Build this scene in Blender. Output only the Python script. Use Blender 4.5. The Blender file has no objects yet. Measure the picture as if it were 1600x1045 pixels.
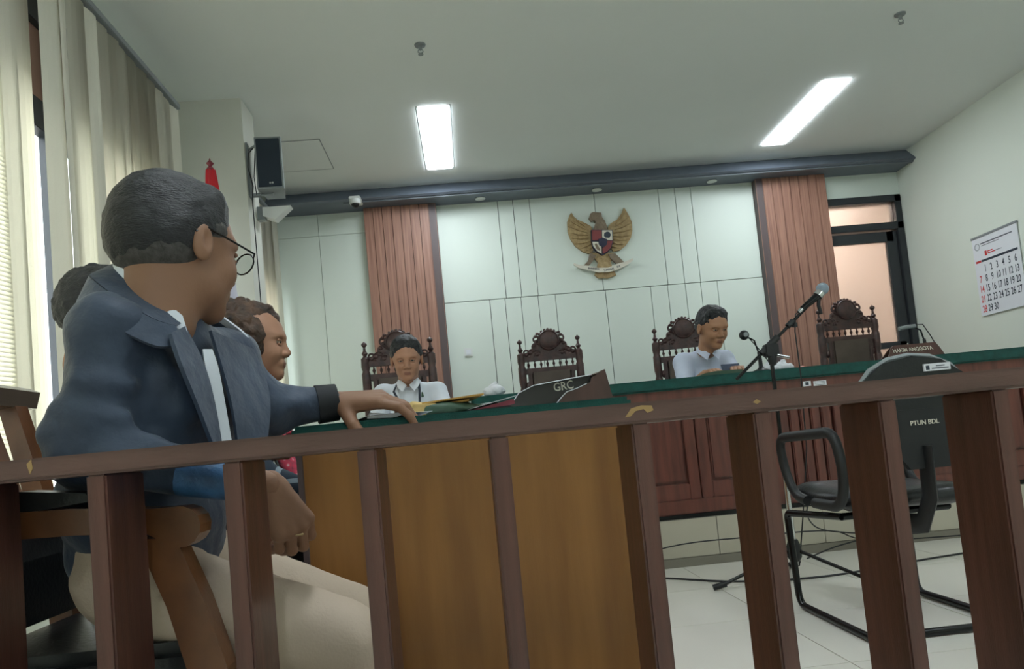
import bpy, bmesh, math, random
import numpy as np
from mathutils import Vector, Matrix, noise
random.seed(7)
PI = math.pi
sc = bpy.context.scene
C = sc.collection

# ------------------------------------------------------------------ materials
def lin(c):
    return tuple(((v / 255) / 12.92 if v / 255 <= .04045 else ((v / 255 + .055) / 1.055) ** 2.4) for v in c)

def mat(name, rgb, rough=.6, metal=0, var=.06, scale=6, stretch=(1, 1, 1), rgb2=None, bump=0, bscale=60, spec=.5, trans=0, sheen=0, coat=0):
    m = bpy.data.materials.new(name); m.use_nodes = True
    nt = m.node_tree; N = nt.nodes; L = nt.links
    b = N['Principled BSDF']
    b.inputs['Roughness'].default_value = rough
    b.inputs['Metallic'].default_value = metal
    b.inputs['Specular IOR Level'].default_value = spec
    if sheen: b.inputs['Sheen Weight'].default_value = sheen
    if coat:
        b.inputs['Coat Weight'].default_value = coat; b.inputs['Coat Roughness'].default_value = .15
    if trans: b.inputs['Transmission Weight'].default_value = trans
    tc = N.new('ShaderNodeTexCoord'); mp = N.new('ShaderNodeMapping'); nz = N.new('ShaderNodeTexNoise'); rp = N.new('ShaderNodeValToRGB')
    mp.inputs['Scale'].default_value = stretch
    nz.inputs['Scale'].default_value = scale; nz.inputs['Detail'].default_value = 5
    L.new(tc.outputs['Object'], mp.inputs['Vector']); L.new(mp.outputs[0], nz.inputs['Vector']); L.new(nz.outputs['Fac'], rp.inputs['Fac'])
    c = lin(rgb)
    if rgb2 is None:
        c1 = tuple(v * (1 - var) for v in c); c2 = tuple(min(1, v * (1 + var)) for v in c)
    else:
        c1, c2 = lin(rgb2), c
    rp.color_ramp.elements[0].position = .3; rp.color_ramp.elements[1].position = .7
    rp.color_ramp.elements[0].color = (*c1, 1); rp.color_ramp.elements[1].color = (*c2, 1)
    L.new(rp.outputs['Color'], b.inputs['Base Color'])
    if bump:
        n2 = N.new('ShaderNodeTexNoise'); n2.inputs['Scale'].default_value = bscale; n2.inputs['Detail'].default_value = 4
        L.new(mp.outputs[0], n2.inputs['Vector'])
        bp = N.new('ShaderNodeBump'); bp.inputs['Strength'].default_value = bump; bp.inputs['Distance'].default_value = .01
        L.new(n2.outputs['Fac'], bp.inputs['Height']); L.new(bp.outputs[0], b.inputs['Normal'])
    return m

def emis(name, rgb, s):
    m = bpy.data.materials.new(name); m.use_nodes = True
    nt = m.node_tree; nt.nodes.clear()
    o = nt.nodes.new('ShaderNodeOutputMaterial'); e = nt.nodes.new('ShaderNodeEmission')
    e.inputs[0].default_value = (*lin(rgb), 1); e.inputs[1].default_value = s
    nt.links.new(e.outputs[0], o.inputs[0]); return m

M = {}
M['ceil'] = mat('ceiling_paint', (236, 240, 237), .9, var=.015, scale=1)
M['wall'] = mat('wall_paint', (222, 228, 216), .85, var=.02, scale=1)
M['panel'] = mat('panel_paint', (222, 231, 221), .5, var=.02, scale=1)
M['pilas'] = mat('pilaster_paint', (214, 214, 204), .8, var=.02)
M['groove'] = mat('groove_dark', (70, 76, 72), .8)
M['tile_floor'] = mat('floor_tile', (236, 233, 223), .25, var=.03, scale=1.5, spec=.5)
M['grout'] = mat('grout', (120, 116, 105), .8)
M['tile_dais'] = mat('dais_tile', (188, 182, 164), .35, var=.04, scale=2)
M['tile_grey'] = mat('skirting_tile', (125, 120, 108), .4, var=.06)
M['fascia'] = mat('fascia_paint', (104, 112, 124), .5, var=.08, scale=3)
M['fascia2'] = mat('soffit_paint', (112, 120, 130), .5, var=.08, scale=3)
M['colwood'] = mat('column_wood', (176, 132, 112), .45, rgb2=(134, 94, 80), scale=5, stretch=(12, 12, .35), bump=.1)
M['coltrim'] = mat('column_trim', (92, 78, 78), .5, stretch=(6, 6, .5))
M['rail'] = mat('rail_wood', (108, 78, 70), .38, rgb2=(82, 57, 50), scale=5, stretch=(1, 5, 5), bump=.08, coat=.15)
M['railv'] = mat('baluster_wood', (104, 66, 56), .4, rgb2=(70, 43, 36), scale=5, stretch=(7, 7, .7), bump=.08, coat=.15)
M['bench'] = mat('bench_wood', (116, 64, 52), .35, rgb2=(82, 44, 37), scale=5, stretch=(6, 6, .6), bump=.06, coat=.2)
M['veneer'] = mat('veneer', (164, 114, 58), .4, rgb2=(138, 92, 44), scale=4, stretch=(5, 5, .5), bump=.04, coat=.1)
M['carved'] = mat('carved_wood', (84, 54, 50), .42, rgb2=(50, 34, 33), scale=18, bump=.4, bscale=40, coat=.2)
M['armwood'] = mat('armchair_wood', (128, 82, 48), .35, rgb2=(92, 56, 34), scale=5, stretch=(2, 2, 2), bump=.05, coat=.3)
M['green'] = mat('green_cloth', (14, 82, 74), .9, rgb2=(9, 63, 58), scale=30, bump=.2, bscale=300, sheen=.3)
M['blackleather'] = mat('black_leather', (26, 28, 30), .32, bump=.15, bscale=120)
M['blackmetal'] = mat('black_metal', (18, 19, 20), .25, metal=.3)
M['blackplastic'] = mat('black_plastic', (24, 26, 28), .5)
M['grille'] = mat('speaker_grille', (40, 52, 66), .7, bump=.5, bscale=500)
M['chrome'] = mat('chrome', (210, 212, 214), .15, metal=1)
M['white'] = mat('white_paper', (228, 230, 235), .7, var=.01)
M['whiteplastic'] = mat('white_plastic', (225, 228, 224), .4, var=.01)
M['grey'] = mat('grey_metal', (140, 146, 148), .45, metal=.2)
M['micgrey'] = mat('microphone_mesh', (150, 165, 178), .5, metal=.4, bump=.5, bscale=600)
def clear():
    m = bpy.data.materials.new('clear_glass'); m.use_nodes = True; nt = m.node_tree; N = nt.nodes; N.clear()
    o = N.new('ShaderNodeOutputMaterial'); t = N.new('ShaderNodeBsdfTransparent'); g = N.new('ShaderNodeBsdfGlossy'); x = N.new('ShaderNodeMixShader')
    g.inputs['Roughness'].default_value = .03; t.inputs[0].default_value = (.94, .97, .97, 1); x.inputs[0].default_value = .07
    nt.links.new(t.outputs[0], x.inputs[1]); nt.links.new(g.outputs[0], x.inputs[2]); nt.links.new(x.outputs[0], o.inputs[0]); return m
M['glass'] = clear()
M['frost'] = mat('frosted_glass', (246, 242, 238), .35, var=0, trans=.95)
M['darkframe'] = mat('dark_frame', (44, 48, 52), .4, var=.1)
M['corr'] = mat('corridor_wall', (236, 226, 218), .9, var=.02)
M['pinkwall'] = mat('pink_render', (196, 160, 150), .9, var=.04)
M['ext'] = mat('exterior_ground', (170, 170, 160), .9)
M['redcloth'] = mat('red_cloth', (190, 28, 40), .8, sheen=.2)
M['whitecloth'] = mat('white_cloth', (216, 214, 228), .8, sheen=.2)
M['red'] = mat('red_print', (205, 60, 60), .7)
M['ink'] = mat('dark_print', (52, 60, 72), .7)
M['gold'] = mat('old_gold', (184, 160, 116), .5, metal=.1, rgb2=(150, 124, 84), scale=30, bump=.5, bscale=60)
M['goldd'] = mat('old_gold_dark', (140, 124, 104), .5, metal=.1, rgb2=(116, 100, 82), scale=30, bump=.4, bscale=50)
M['shred'] = mat('shield_red', (138, 66, 66), .5)
M['shblack'] = mat('shield_black', (44, 44, 66), .5)
M['cream'] = mat('cream_print', (222, 216, 200), .6)
M['manila'] = mat('manila_paper', (196, 152, 74), .75, rgb2=(172, 130, 60), scale=5)
M['manila2'] = mat('pale_manila', (214, 186, 124), .75, rgb2=(190, 158, 96), scale=8)
M['folder'] = mat('green_folder', (58, 84, 66), .5, var=.1)
M['bookred'] = mat('maroon_cover', (120, 44, 56), .5)
M['platedark'] = mat('plate_dark', (44, 38, 38), .3, coat=.3)
M['platewood'] = mat('plate_wood', (96, 62, 54), .35, rgb2=(76, 48, 42), stretch=(5, 1, 1), coat=.3)
M['skin'] = mat('skin', (142, 104, 80), .55, var=.08, scale=9, bump=.05, bscale=120)
M['skin2'] = mat('skin_brown', (172, 126, 100), .55, var=.08, scale=9, bump=.05, bscale=120)
M['skin3'] = mat('skin_tan', (176, 130, 100), .55, var=.05, scale=9)
M['lip'] = mat('lip', (142, 96, 80), .5)
M['eyew'] = mat('eye_white', (176, 168, 158), .3)
M['iris'] = mat('iris', (30, 22, 18), .2)
M['hairblack'] = mat('black_hair', (36, 38, 42), .5, rgb2=(22, 24, 27), scale=60, stretch=(1, 1, 3), bump=.5, bscale=140)
M['hairgrey'] = mat('short_grey_hair', (82, 80, 78), .7, rgb2=(60, 58, 56), scale=80, bump=.4, bscale=160)
M['hairbrown'] = mat('brown_hair', (96, 70, 52), .6, rgb2=(38, 30, 27), scale=26, bump=.6, bscale=90)
M['jacket'] = mat('navy_jacket', (54, 70, 92), .6, rgb2=(38, 52, 72), scale=9, bump=.55, bscale=26, sheen=.2)
M['jacketin'] = mat('jacket_lining', (20, 24, 30), .7)
M['denim'] = mat('blue_cuff', (72, 124, 178), .5, rgb2=(44, 76, 112), scale=20, bump=.3)
M['beige'] = mat('beige_trousers', (202, 184, 164), .8, var=.05, scale=5, bump=.15, bscale=200)
M['shirt'] = mat('white_shirt', (222, 228, 236), .75, var=.02, scale=5, bump=.08, bscale=100)
M['shirtblue'] = mat('pale_blue_shirt', (206, 214, 234), .75, var=.02, scale=5, bump=.08, bscale=100)
M['darktrousers'] = mat('dark_trousers', (34, 36, 42), .8)
M['shoe'] = mat('black_shoe', (22, 20, 20), .3)
M['navyfolder'] = mat('navy_folder', (52, 66, 92), .45)

def plaid():
    m = bpy.data.materials.new('dark_plaid'); m.use_nodes = True
    nt = m.node_tree; N = nt.nodes; L = nt.links; b = N['Principled BSDF']; b.inputs['Roughness'].default_value = .8
    tc = N.new('ShaderNodeTexCoord'); s = N.new('ShaderNodeSeparateXYZ'); L.new(tc.outputs['Object'], s.inputs[0])
    outs = []
    for ax, fr in (('X', 11), ('Z', 10)):
        a = N.new('ShaderNodeMath'); a.operation = 'MULTIPLY'; a.inputs[1].default_value = fr; L.new(s.outputs[ax], a.inputs[0])
        f = N.new('ShaderNodeMath'); f.operation = 'FRACT'; L.new(a.outputs[0], f.inputs[0])
        g = N.new('ShaderNodeMath'); g.operation = 'LESS_THAN'; g.inputs[1].default_value = .13; L.new(f.outputs[0], g.inputs[0]); outs.append(g)
    mx = N.new('ShaderNodeMath'); mx.operation = 'MAXIMUM'; L.new(outs[0].outputs[0], mx.inputs[0]); L.new(outs[1].outputs[0], mx.inputs[1])
    cm = N.new('ShaderNodeMix'); cm.data_type = 'RGBA'
    cm.inputs[6].default_value = (*lin((34, 48, 62)), 1); cm.inputs[7].default_value = (*lin((132, 146, 156)), 1)
    L.new(mx.outputs[0], cm.inputs[0]); L.new(cm.outputs[2], b.inputs['Base Color'])
    return m
M['plaid'] = plaid()

def batik():
    m = bpy.data.materials.new('red_batik'); m.use_nodes = True
    nt = m.node_tree; N = nt.nodes; L = nt.links; b = N['Principled BSDF']; b.inputs['Roughness'].default_value = .8
    tc = N.new('ShaderNodeTexCoord'); v = N.new('ShaderNodeTexVoronoi'); v.inputs['Scale'].default_value = 55; L.new(tc.outputs['Object'], v.inputs['Vector'])
    r = N.new('ShaderNodeValToRGB'); e = r.color_ramp.elements
    e[0].position = 0; e[0].color = (*lin((225, 205, 205)), 1); e[1].position = 1; e[1].color = (*lin((40, 36, 44)), 1)
    x = r.color_ramp.elements.new(.32); x.color = (*lin((205, 58, 84)), 1); x = r.color_ramp.elements.new(.7); x.color = (*lin((175, 60, 80)), 1)
    L.new(v.outputs['Distance'], r.inputs[0]); L.new(r.outputs[0], b.inputs['Base Color'])
    return m
M['batik'] = batik()

def blindmat():
    m = bpy.data.materials.new('blind_fabric'); m.use_nodes = True
    nt = m.node_tree; N = nt.nodes; L = nt.links; N.clear()
    o = N.new('ShaderNodeOutputMaterial'); d = N.new('ShaderNodeBsdfDiffuse'); t = N.new('ShaderNodeBsdfTranslucent'); mx = N.new('ShaderNodeMixShader')
    tc = N.new('ShaderNodeTexCoord'); nz = N.new('ShaderNodeTexNoise'); nz.inputs['Scale'].default_value = 300
    rp = N.new('ShaderNodeValToRGB'); rp.color_ramp.elements[0].color = (*lin((216, 213, 198)), 1); rp.color_ramp.elements[1].color = (*lin((226, 223, 208)), 1)
    L.new(tc.outputs['Object'], nz.inputs['Vector']); L.new(nz.outputs[0], rp.inputs[0])
    L.new(rp.outputs[0], d.inputs[0]); L.new(rp.outputs[0], t.inputs[0])
    mx.inputs[0].default_value = .10; L.new(d.outputs[0], mx.inputs[1]); L.new(t.outputs[0], mx.inputs[2]); L.new(mx.outputs[0], o.inputs[0])
    return m
M['blind'] = blindmat()

# ------------------------------------------------------------------ object helpers
def tag(o, label=None, cat=None, group=None, kind=None):
    if label: o['label'] = label
    if cat: o['category'] = cat
    if group: o['group'] = group
    if kind: o['kind'] = kind
    return o

def thing(name, label, cat, loc=(0, 0, 0), rz=0, group=None):
    o = bpy.data.objects.new(name, None); C.objects.link(o)
    o.location = loc; o.rotation_euler = (0, 0, rz); o.empty_display_size = .1
    return tag(o, label, cat, group)

def copy_tree(o, parent=None):
    c = o.copy(); C.objects.link(c)
    if parent: c.parent = parent
    for ch in [x for x in bpy.data.objects if x.parent == o]: copy_tree(ch, c)
    return c

def link(name, me, parent=None, smooth=False):
    o = bpy.data.objects.new(name, me); C.objects.link(o)
    if parent: o.parent = parent
    if smooth:
        me.polygons.foreach_set('use_smooth', [True] * len(me.polygons))
        try: me.set_sharp_from_angle(angle=math.radians(40))
        except Exception: pass
    return o

class MB:
    def __init__(s): s.bm = bmesh.new()
    def _mi(s, fs, mi):
        for f in fs: f.material_index = mi
    def box(s, lo, hi, mi=0, mx=None):
        r = bmesh.ops.create_cube(s.bm, size=1)
        c = [(a + b) / 2 for a, b in zip(lo, hi)]; d = [abs(b - a) for a, b in zip(lo, hi)]
        for v in r['verts']:
            v.co = Vector((c[i] + v.co[i] * d[i] for i in range(3)))
            if mx: v.co = mx @ v.co
        s._mi({f for v in r['verts'] for f in v.link_faces}, mi); return s
    def tube(s, pts, r, seg=10, mi=0, r1=None, cap=True, flat=None):
        pts = [Vector(p) for p in pts]; n = len(pts); rings = []
        prev = None
        for i, p in enumerate(pts):
            t = (pts[min(i + 1, n - 1)] - pts[max(i - 1, 0)]).normalized()
            if prev is None:
                a = Vector((0, 0, 1)) if abs(t.z) < .9 else Vector((1, 0, 0))
                u = t.cross(a).normalized()
            else:
                u = (prev - t * prev.dot(t)).normalized()
            prev = u; w = t.cross(u)
            rr = r if r1 is None else r + (r1 - r) * i / (n - 1)
            if callable(r): rr = r(i / (n - 1))
            fa, fb = flat or (1, 1)
            rings.append([s.bm.verts.new(p + u * rr * fa * math.cos(2 * PI * k / seg) + w * rr * fb * math.sin(2 * PI * k / seg)) for k in range(seg)])
        fs = []
        for a, b in zip(rings, rings[1:]):
            for k in range(seg): fs.append(s.bm.faces.new((a[k], a[(k + 1) % seg], b[(k + 1) % seg], b[k])))
        if cap:
            fs.append(s.bm.faces.new(rings[0][::-1])); fs.append(s.bm.faces.new(rings[-1]))
        s._mi(fs, mi); return s
    def lathe(s, prof, o=(0, 0, 0), seg=16, mi=0, mx=None):
        o = Vector(o); rings = []
        for r, z in prof:
            ring = []
            for k in range(seg):
                v = Vector((max(r, 1e-4) * math.cos(2 * PI * k / seg), max(r, 1e-4) * math.sin(2 * PI * k / seg), z))
                if mx: v = mx @ v
                ring.append(s.bm.verts.new(o + v))
            rings.append(ring)
        fs = []
        for a, b in zip(rings, rings[1:]):
            for k in range(seg): fs.append(s.bm.faces.new((a[k], a[(k + 1) % seg], b[(k + 1) % seg], b[k])))
        fs.append(s.bm.faces.new(rings[0][::-1])); fs.append(s.bm.faces.new(rings[-1]))
        s._mi(fs, mi); return s
    def prism(s, poly, a, b, axis='y', mi=0):
        """polygon in the plane normal to axis, from a to b"""
        def P(u, v, t):
            return {'y': (u, t, v), 'x': (t, u, v), 'z': (u, v, t)}[axis]
        A = [s.bm.verts.new(P(u, v, a)) for u, v in poly]; B = [s.bm.verts.new(P(u, v, b)) for u, v in poly]
        n = len(poly); fs = [s.bm.faces.new(A), s.bm.faces.new(B[::-1])]
        for i in range(n): fs.append(s.bm.faces.new((A[i], B[i], B[(i + 1) % n], A[(i + 1) % n])))
        s._mi(fs, mi); return s
    def ell(s, c, r, mi=0, u=20, v=12, mx=None):
        q = bmesh.ops.create_uvsphere(s.bm, u_segments=u, v_segments=v, radius=1)
        for x in q['verts']:
            p = Vector((x.co[i] * r[i] for i in range(3)))
            if mx: p = mx @ p
            x.co = p + Vector(c)
        s._mi({f for x in q['verts'] for f in x.link_faces}, mi); return s
    def sheet(s, A, B, th=.004, mi=0, seg=1):
        """a thick ribbon between polylines A and B"""
        n = len(A); A = [Vector(p) for p in A]; B = [Vector(p) for p in B]
        T = []; 
        for i in range(n):
            d = (A[min(i + 1, n - 1)] - A[max(i - 1, 0)]); nn = d.cross(B[i] - A[i])
            nn = nn.normalized() * th / 2 if nn.length > 1e-9 else Vector((0, 0, th / 2))
            T.append([s.bm.verts.new(x) for x in (A[i] + nn, B[i] + nn, B[i] - nn, A[i] - nn)])
        fs = []
        for a, b in zip(T, T[1:]):
            for k in range(4): fs.append(s.bm.faces.new((a[k], a[(k + 1) % 4], b[(k + 1) % 4], b[k])))
        fs.append(s.bm.faces.new(T[0][::-1])); fs.append(s.bm.faces.new(T[-1]))
        s._mi(fs, mi); return s
    def bevel(s, w=.003, seg=2):
        es = [e for e in s.bm.edges if len(e.link_faces) == 2 and e.calc_face_angle(0) > .6]
        bmesh.ops.bevel(s.bm, geom=es, offset=w, segments=seg, affect='EDGES', clamp_overlap=True); return s
    def build(s, name, mats, parent=None, smooth=False, bevel=0):
        if bevel: s.bevel(bevel)
        bmesh.ops.recalc_face_normals(s.bm, faces=s.bm.faces[:])
        me = bpy.data.meshes.new(name); s.bm.to_mesh(me); s.bm.free()
        for m in (mats if isinstance(mats, (list, tuple)) else [mats]): me.materials.append(m)
        return link(name, me, parent, smooth)

def text(name, s, size, mtx, m, parent, ext=.0006, sx=1, align='CENTER'):
    cu = bpy.data.curves.new(name, 'FONT'); cu.body = s; cu.size = size; cu.extrude = ext; cu.align_x = align; cu.align_y = 'CENTER'; cu.offset = size * .012
    cu.resolution_u = 3
    o = bpy.data.objects.new(name, cu); C.objects.link(o)
    bpy.context.view_layer.update()
    me = bpy.data.meshes.new_from_object(o.evaluated_get(bpy.context.evaluated_depsgraph_get()))
    bpy.data.objects.remove(o); bpy.data.curves.remove(cu)
    me.transform(mtx @ Matrix.Diagonal((sx, 1, 1, 1))); me.materials.clear(); me.materials.append(m)
    return link(name, me, parent)

def join_meshes(name, obs, parent):
    bm = bmesh.new(); mats = []
    for o in obs:
        off = len(mats); mats += list(o.data.materials)
        n0 = len(bm.faces); bm.from_mesh(o.data); bm.faces.ensure_lookup_table()
        for f in bm.faces[n0:]: f.material_index += off
    for o in obs: bpy.data.objects.remove(o)
    me = bpy.data.meshes.new(name); bm.to_mesh(me); bm.free()
    for m in mats: me.materials.append(m)
    return link(name, me, parent)

# ------------------------------------------------------------------ implicit surfaces (for bodies and clothes)
def cap(a, b, r0, r1=None, k=.02, sq=None, neg=False): return ('c', Vector(a), Vector(b), r0, r0 if r1 is None else r1, k, sq, neg)
def eli(c, r, k=.02, rot=None, neg=False): return ('e', Vector(c), Vector(r), rot, None, k, None, neg)

def surface(prims, res, disp=None):
    lo = np.array([1e9] * 3); hi = -lo
    for p in prims:
        if p[7]: continue
        if p[0] == 'c':
            R = max(p[3], p[4]) * (max(1, p[6][1]) if p[6] else 1)
            for q in (p[1], p[2]): lo = np.minimum(lo, np.array(q) - R); hi = np.maximum(hi, np.array(q) + R)
        else:
            R = max(p[2]); lo = np.minimum(lo, np.array(p[1]) - R); hi = np.maximum(hi, np.array(p[1]) + R)
    lo -= res * 3 + .01; hi += res * 3 + .01
    n = np.ceil((hi - lo) / res).astype(int) + 1
    ax = [(lo[i] + res * np.arange(n[i])).astype(np.float32) for i in range(3)]
    F = np.full(tuple(n), 1.0, np.float32)
    for p in prims:
        # only touch the part of the grid near the primitive
        R = (max(p[3], p[4]) * (max(1, p[6][1]) if p[6] else 1) if p[0] == 'c' else max(p[2])) + p[5] * 1.5 + res * 4
        pts = np.array([p[1], p[2]]) if p[0] == 'c' else np.array([p[1]])
        i0 = np.maximum(((pts.min(0) - R - lo) / res).astype(int), 0); i1 = np.minimum(((pts.max(0) + R - lo) / res).astype(int) + 2, n)
        if (i1 <= i0).any(): continue
        X = ax[0][i0[0]:i1[0]][:, None, None]; Y = ax[1][i0[1]:i1[1]][None, :, None]; Z = ax[2][i0[2]:i1[2]][None, None, :]
        if p[0] == 'c':
            a = np.array(p[1], np.float32); d = np.array(p[2] - p[1], np.float32); L2 = max(float(d @ d), 1e-10)
            x, y, z = X - a[0], Y - a[1], Z - a[2]
            t = np.clip((x * d[0] + y * d[1] + z * d[2]) / L2, 0, 1)
            qx, qy, qz = x - t * d[0], y - t * d[1], z - t * d[2]
            if p[6]:
                s = np.array(Vector(p[6][0]).normalized(), np.float32); f = 1 / p[6][1] - 1
                w = (qx * s[0] + qy * s[1] + qz * s[2]) * f
                qx, qy, qz = qx + w * s[0], qy + w * s[1], qz + w * s[2]
            D = np.sqrt(qx * qx + qy * qy + qz * qz) - (p[3] + t * (p[4] - p[3]))
        else:
            x, y, z = X - p[1].x, Y - p[1].y, Z - p[1].z
            if p[3] is not None:
                m = np.array(p[3].transposed(), np.float32)
                x, y, z = m[0, 0] * x + m[0, 1] * y + m[0, 2] * z, m[1, 0] * x + m[1, 1] * y + m[1, 2] * z, m[2, 0] * x + m[2, 1] * y + m[2, 2] * z
            rx, ry, rz = p[2]
            k0 = np.sqrt((x / rx) ** 2 + (y / ry) ** 2 + (z / rz) ** 2); k1 = np.sqrt((x / rx ** 2) ** 2 + (y / ry ** 2) ** 2 + (z / rz ** 2) ** 2) + 1e-6
            D = k0 * (k0 - 1) / k1
        sl = (slice(i0[0], i1[0]), slice(i0[1], i1[1]), slice(i0[2], i1[2])); G = F[sl]; k = max(p[5], 1e-4)
        if p[7]:
            h = np.maximum(k - np.abs(G + D), 0) / k; F[sl] = np.maximum(G, -D) + h * h * k / 4
        else:
            h = np.maximum(k - np.abs(G - D), 0) / k; F[sl] = np.minimum(G, D) - h * h * k / 4
    # surface nets
    S = F < 0
    acc = np.zeros(tuple(n - 1) + (3,), np.float32); cnt = np.zeros(tuple(n - 1), np.float32); edges = []
    for a in range(3):
        sa = [slice(None)] * 3; sb = [slice(None)] * 3; sa[a] = slice(0, -1); sb[a] = slice(1, None)
        A, B = F[tuple(sa)], F[tuple(sb)]; cr = (A < 0) != (B < 0)
        idx = np.argwhere(cr); fa, fb = A[cr], B[cr]; t = fa / (fa - fb)
        pos = idx.astype(np.float32); pos[:, a] += t
        flip = fa < 0; o1, o2 = [(1, 2), (2, 0), (0, 1)][a]
        ok = np.ones(len(idx), bool)
        for o in (o1, o2): ok &= (idx[:, o] > 0) & (idx[:, o] < n[o] - 1)
        idx, pos, flip = idx[ok], pos[ok], flip[ok]
        cells = []
        for d1, d2 in ((0, 0), (-1, 0), (-1, -1), (0, -1)):
            c = idx.copy(); c[:, o1] += d1; c[:, o2] += d2
            cells.append(c); np.add.at(acc, tuple(c.T), pos); np.add.at(cnt, tuple(c.T), 1)
        edges.append((cells, flip))
    used = cnt > 0; ids = -np.ones(tuple(n - 1), int); ids[used] = np.arange(used.sum())
    V = acc[used] / cnt[used][:, None] * res + lo
    Q = []
    for cells, flip in edges:
        q = np.stack([ids[tuple(c.T)] for c in cells], 1); q[flip] = q[flip]
        Q.append(np.where(flip[:, None], q, q[:, ::-1]))
    return V, np.concatenate(Q)

def sdf_obj(name, parts, mats, parent, mtx=None, disp=None, matfn=None, smooth_iter=0):
    """parts: list of (prims, resolution[, matrix, material index or function])"""
    bm = bmesh.new()
    for it in parts:
        prims, res = it[0], it[1]; mx = it[2] if len(it) > 2 else None; mi = it[3] if len(it) > 3 else 0
        V, Q = surface(prims, res)
        vs = [bm.verts.new(v) for v in V.tolist()]
        fs = []
        for q in Q.tolist():
            try: f = bm.faces.new([vs[i] for i in q])
            except ValueError: continue
            f.material_index = mi(f.calc_center_median()) if callable(mi) else mi
            f.smooth = True; fs.append(f)
        for _ in range(smooth_iter): bmesh.ops.smooth_vert(bm, verts=vs, factor=.5, use_axis_x=True, use_axis_y=True, use_axis_z=True)
        if mx:
            for v in vs: v.co = mx @ v.co
        if disp:
            bm.normal_update()
            mv = [(v, disp(v.co, v.normal)) for v in vs]
            for v, d in mv: v.co = v.co + v.normal * d
    me = bpy.data.meshes.new(name); bm.to_mesh(me); bm.free()
    for m in (mats if isinstance(mats, (list, tuple)) else [mats]): me.materials.append(m)
    return link(name, me, parent)

# ------------------------------------------------------------------ people
def head_prims(f=1.0, jawr=1.0, neck=.056):
    return [
        eli((-.012, 0, .150), (.099, .078, .088), .02),
        eli((.030, 0, .112), (.058, .062, .085), .03),
        eli((.022, 0, .052), (.056, .056 * jawr, .044), .035),
        eli((.066, 0, .022), (.022, .026, .02), .025),
        eli((.074, 0, .140), (.018, .050, .011), .02),
        eli((.055, .036, .088), (.030, .024, .028), .02), eli((.055, -.036, .088), (.030, .024, .028), .02),
        eli((.088, .031, .121), (.014, .016, .011), .012, None, True), eli((.088, -.031, .121), (.014, .016, .011), .012, None, True),
        cap((.083, 0, .128), (.1015, 0, .090), .0075, .0105, .012),
        eli((.093, .012, .084), (.012, .009, .008), .008), eli((.093, -.012, .084), (.012, .009, .008), .008),
        eli((.080, 0, .056), (.014, .026, .013), .012),
        eli((.0865, 0, .0575), (.0085, .020, .0045), .004), eli((.0840, 0, .0475), (.0095, .018, .0055), .004),
        cap((-.026, 0, .07), (-.036, 0, -.015), neck, neck, .03),
        # ears: a shell with a hollow
        eli((-.012, .082, .112), (.019, .010, .033), .006), eli((-.012, -.082, .112), (.019, .010, .033), .006),
        eli((-.006, .094, .116), (.011, .009, .021), .003, None, True), eli((-.006, -.094, .116), (.011, .009, .021), .003, None, True),
    ]

def hand_prims(side=1, curl=(.3, .5, .4), thumb=(.5, .2), spread=.1, s=1.0):
    """wrist at origin, fingers +X, back of hand +Z, thumb towards +Y*side"""
    P = []; ys = [.030, .010, -.011, -.030]; L = [(.042, .026, .020), (.046, .030, .021), (.042, .027, .020), (.033, .021, .018)]
    kx = [.088, .092, .087, .078]
    for i in range(4):
        y = ys[i] * side
        P.append(cap((0, y * .5, 0), (kx[i], y, 0), .0165, .0125, .012))
        p = Vector((kx[i], y, 0)); a = 0; r = .0105 if i < 3 else .009
        az = spread * (1.5 - i) * side * .5
        cc = curl[i] if isinstance(curl[0], (tuple, list)) else curl
        for j in range(3):
            a += cc[j]
            d = Vector((math.cos(a) * math.cos(az), math.cos(a) * math.sin(az), -math.sin(a)))
            q = p + d * L[i][j]; P.append(cap(p, q, r, r * .9, .004)); p = q; r *= .9
    P.append(eli((.045, 0, -.006), (.045, .034, .013), .01))
    b = Vector((.015, .022 * side, -.006)); m = b + Vector((math.cos(thumb[0]), math.sin(thumb[0]) * side, -thumb[1])).normalized() * .046
    P.append(cap(b, m, .016, .012, .01))
    e = m + Vector((math.cos(thumb[0] * .5), math.sin(thumb[0] * .5) * side, -thumb[1] * 1.3)).normalized() * .032
    P.append(cap(m, e, .0115, .010, .004))
    e2 = e + Vector((math.cos(thumb[0] * .2), math.sin(thumb[0] * .2) * side, -thumb[1] * 1.3)).normalized() * .024
    P.append(cap(e, e2, .010, .008, .003))
    return P

def frame(o, x, zhint, s=1):
    x = Vector(x).normalized(); z = Vector(zhint); z = (z - x * z.dot(x)).normalized(); y = z.cross(x)
    m = Matrix((x, y, z)).transposed().to_4x4(); return Matrix.Translation(Vector(o)) @ m @ Matrix.Scale(s, 4)

def cloth_noise(amp=.006, sc_=9, fold=0):
    def f(co, n):
        d = noise.fractal(co * sc_, 1.0, 2.0, 3) * amp
        if fold:
            w = noise.noise(co * 3.1) * 2
            d += math.sin((co.z * .8 + co.x * .6) * 55 + w * 4) * fold * max(0, noise.noise(co * 4.3 + Vector((7, 1, 3))) + .15)
        return d
    return f

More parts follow.
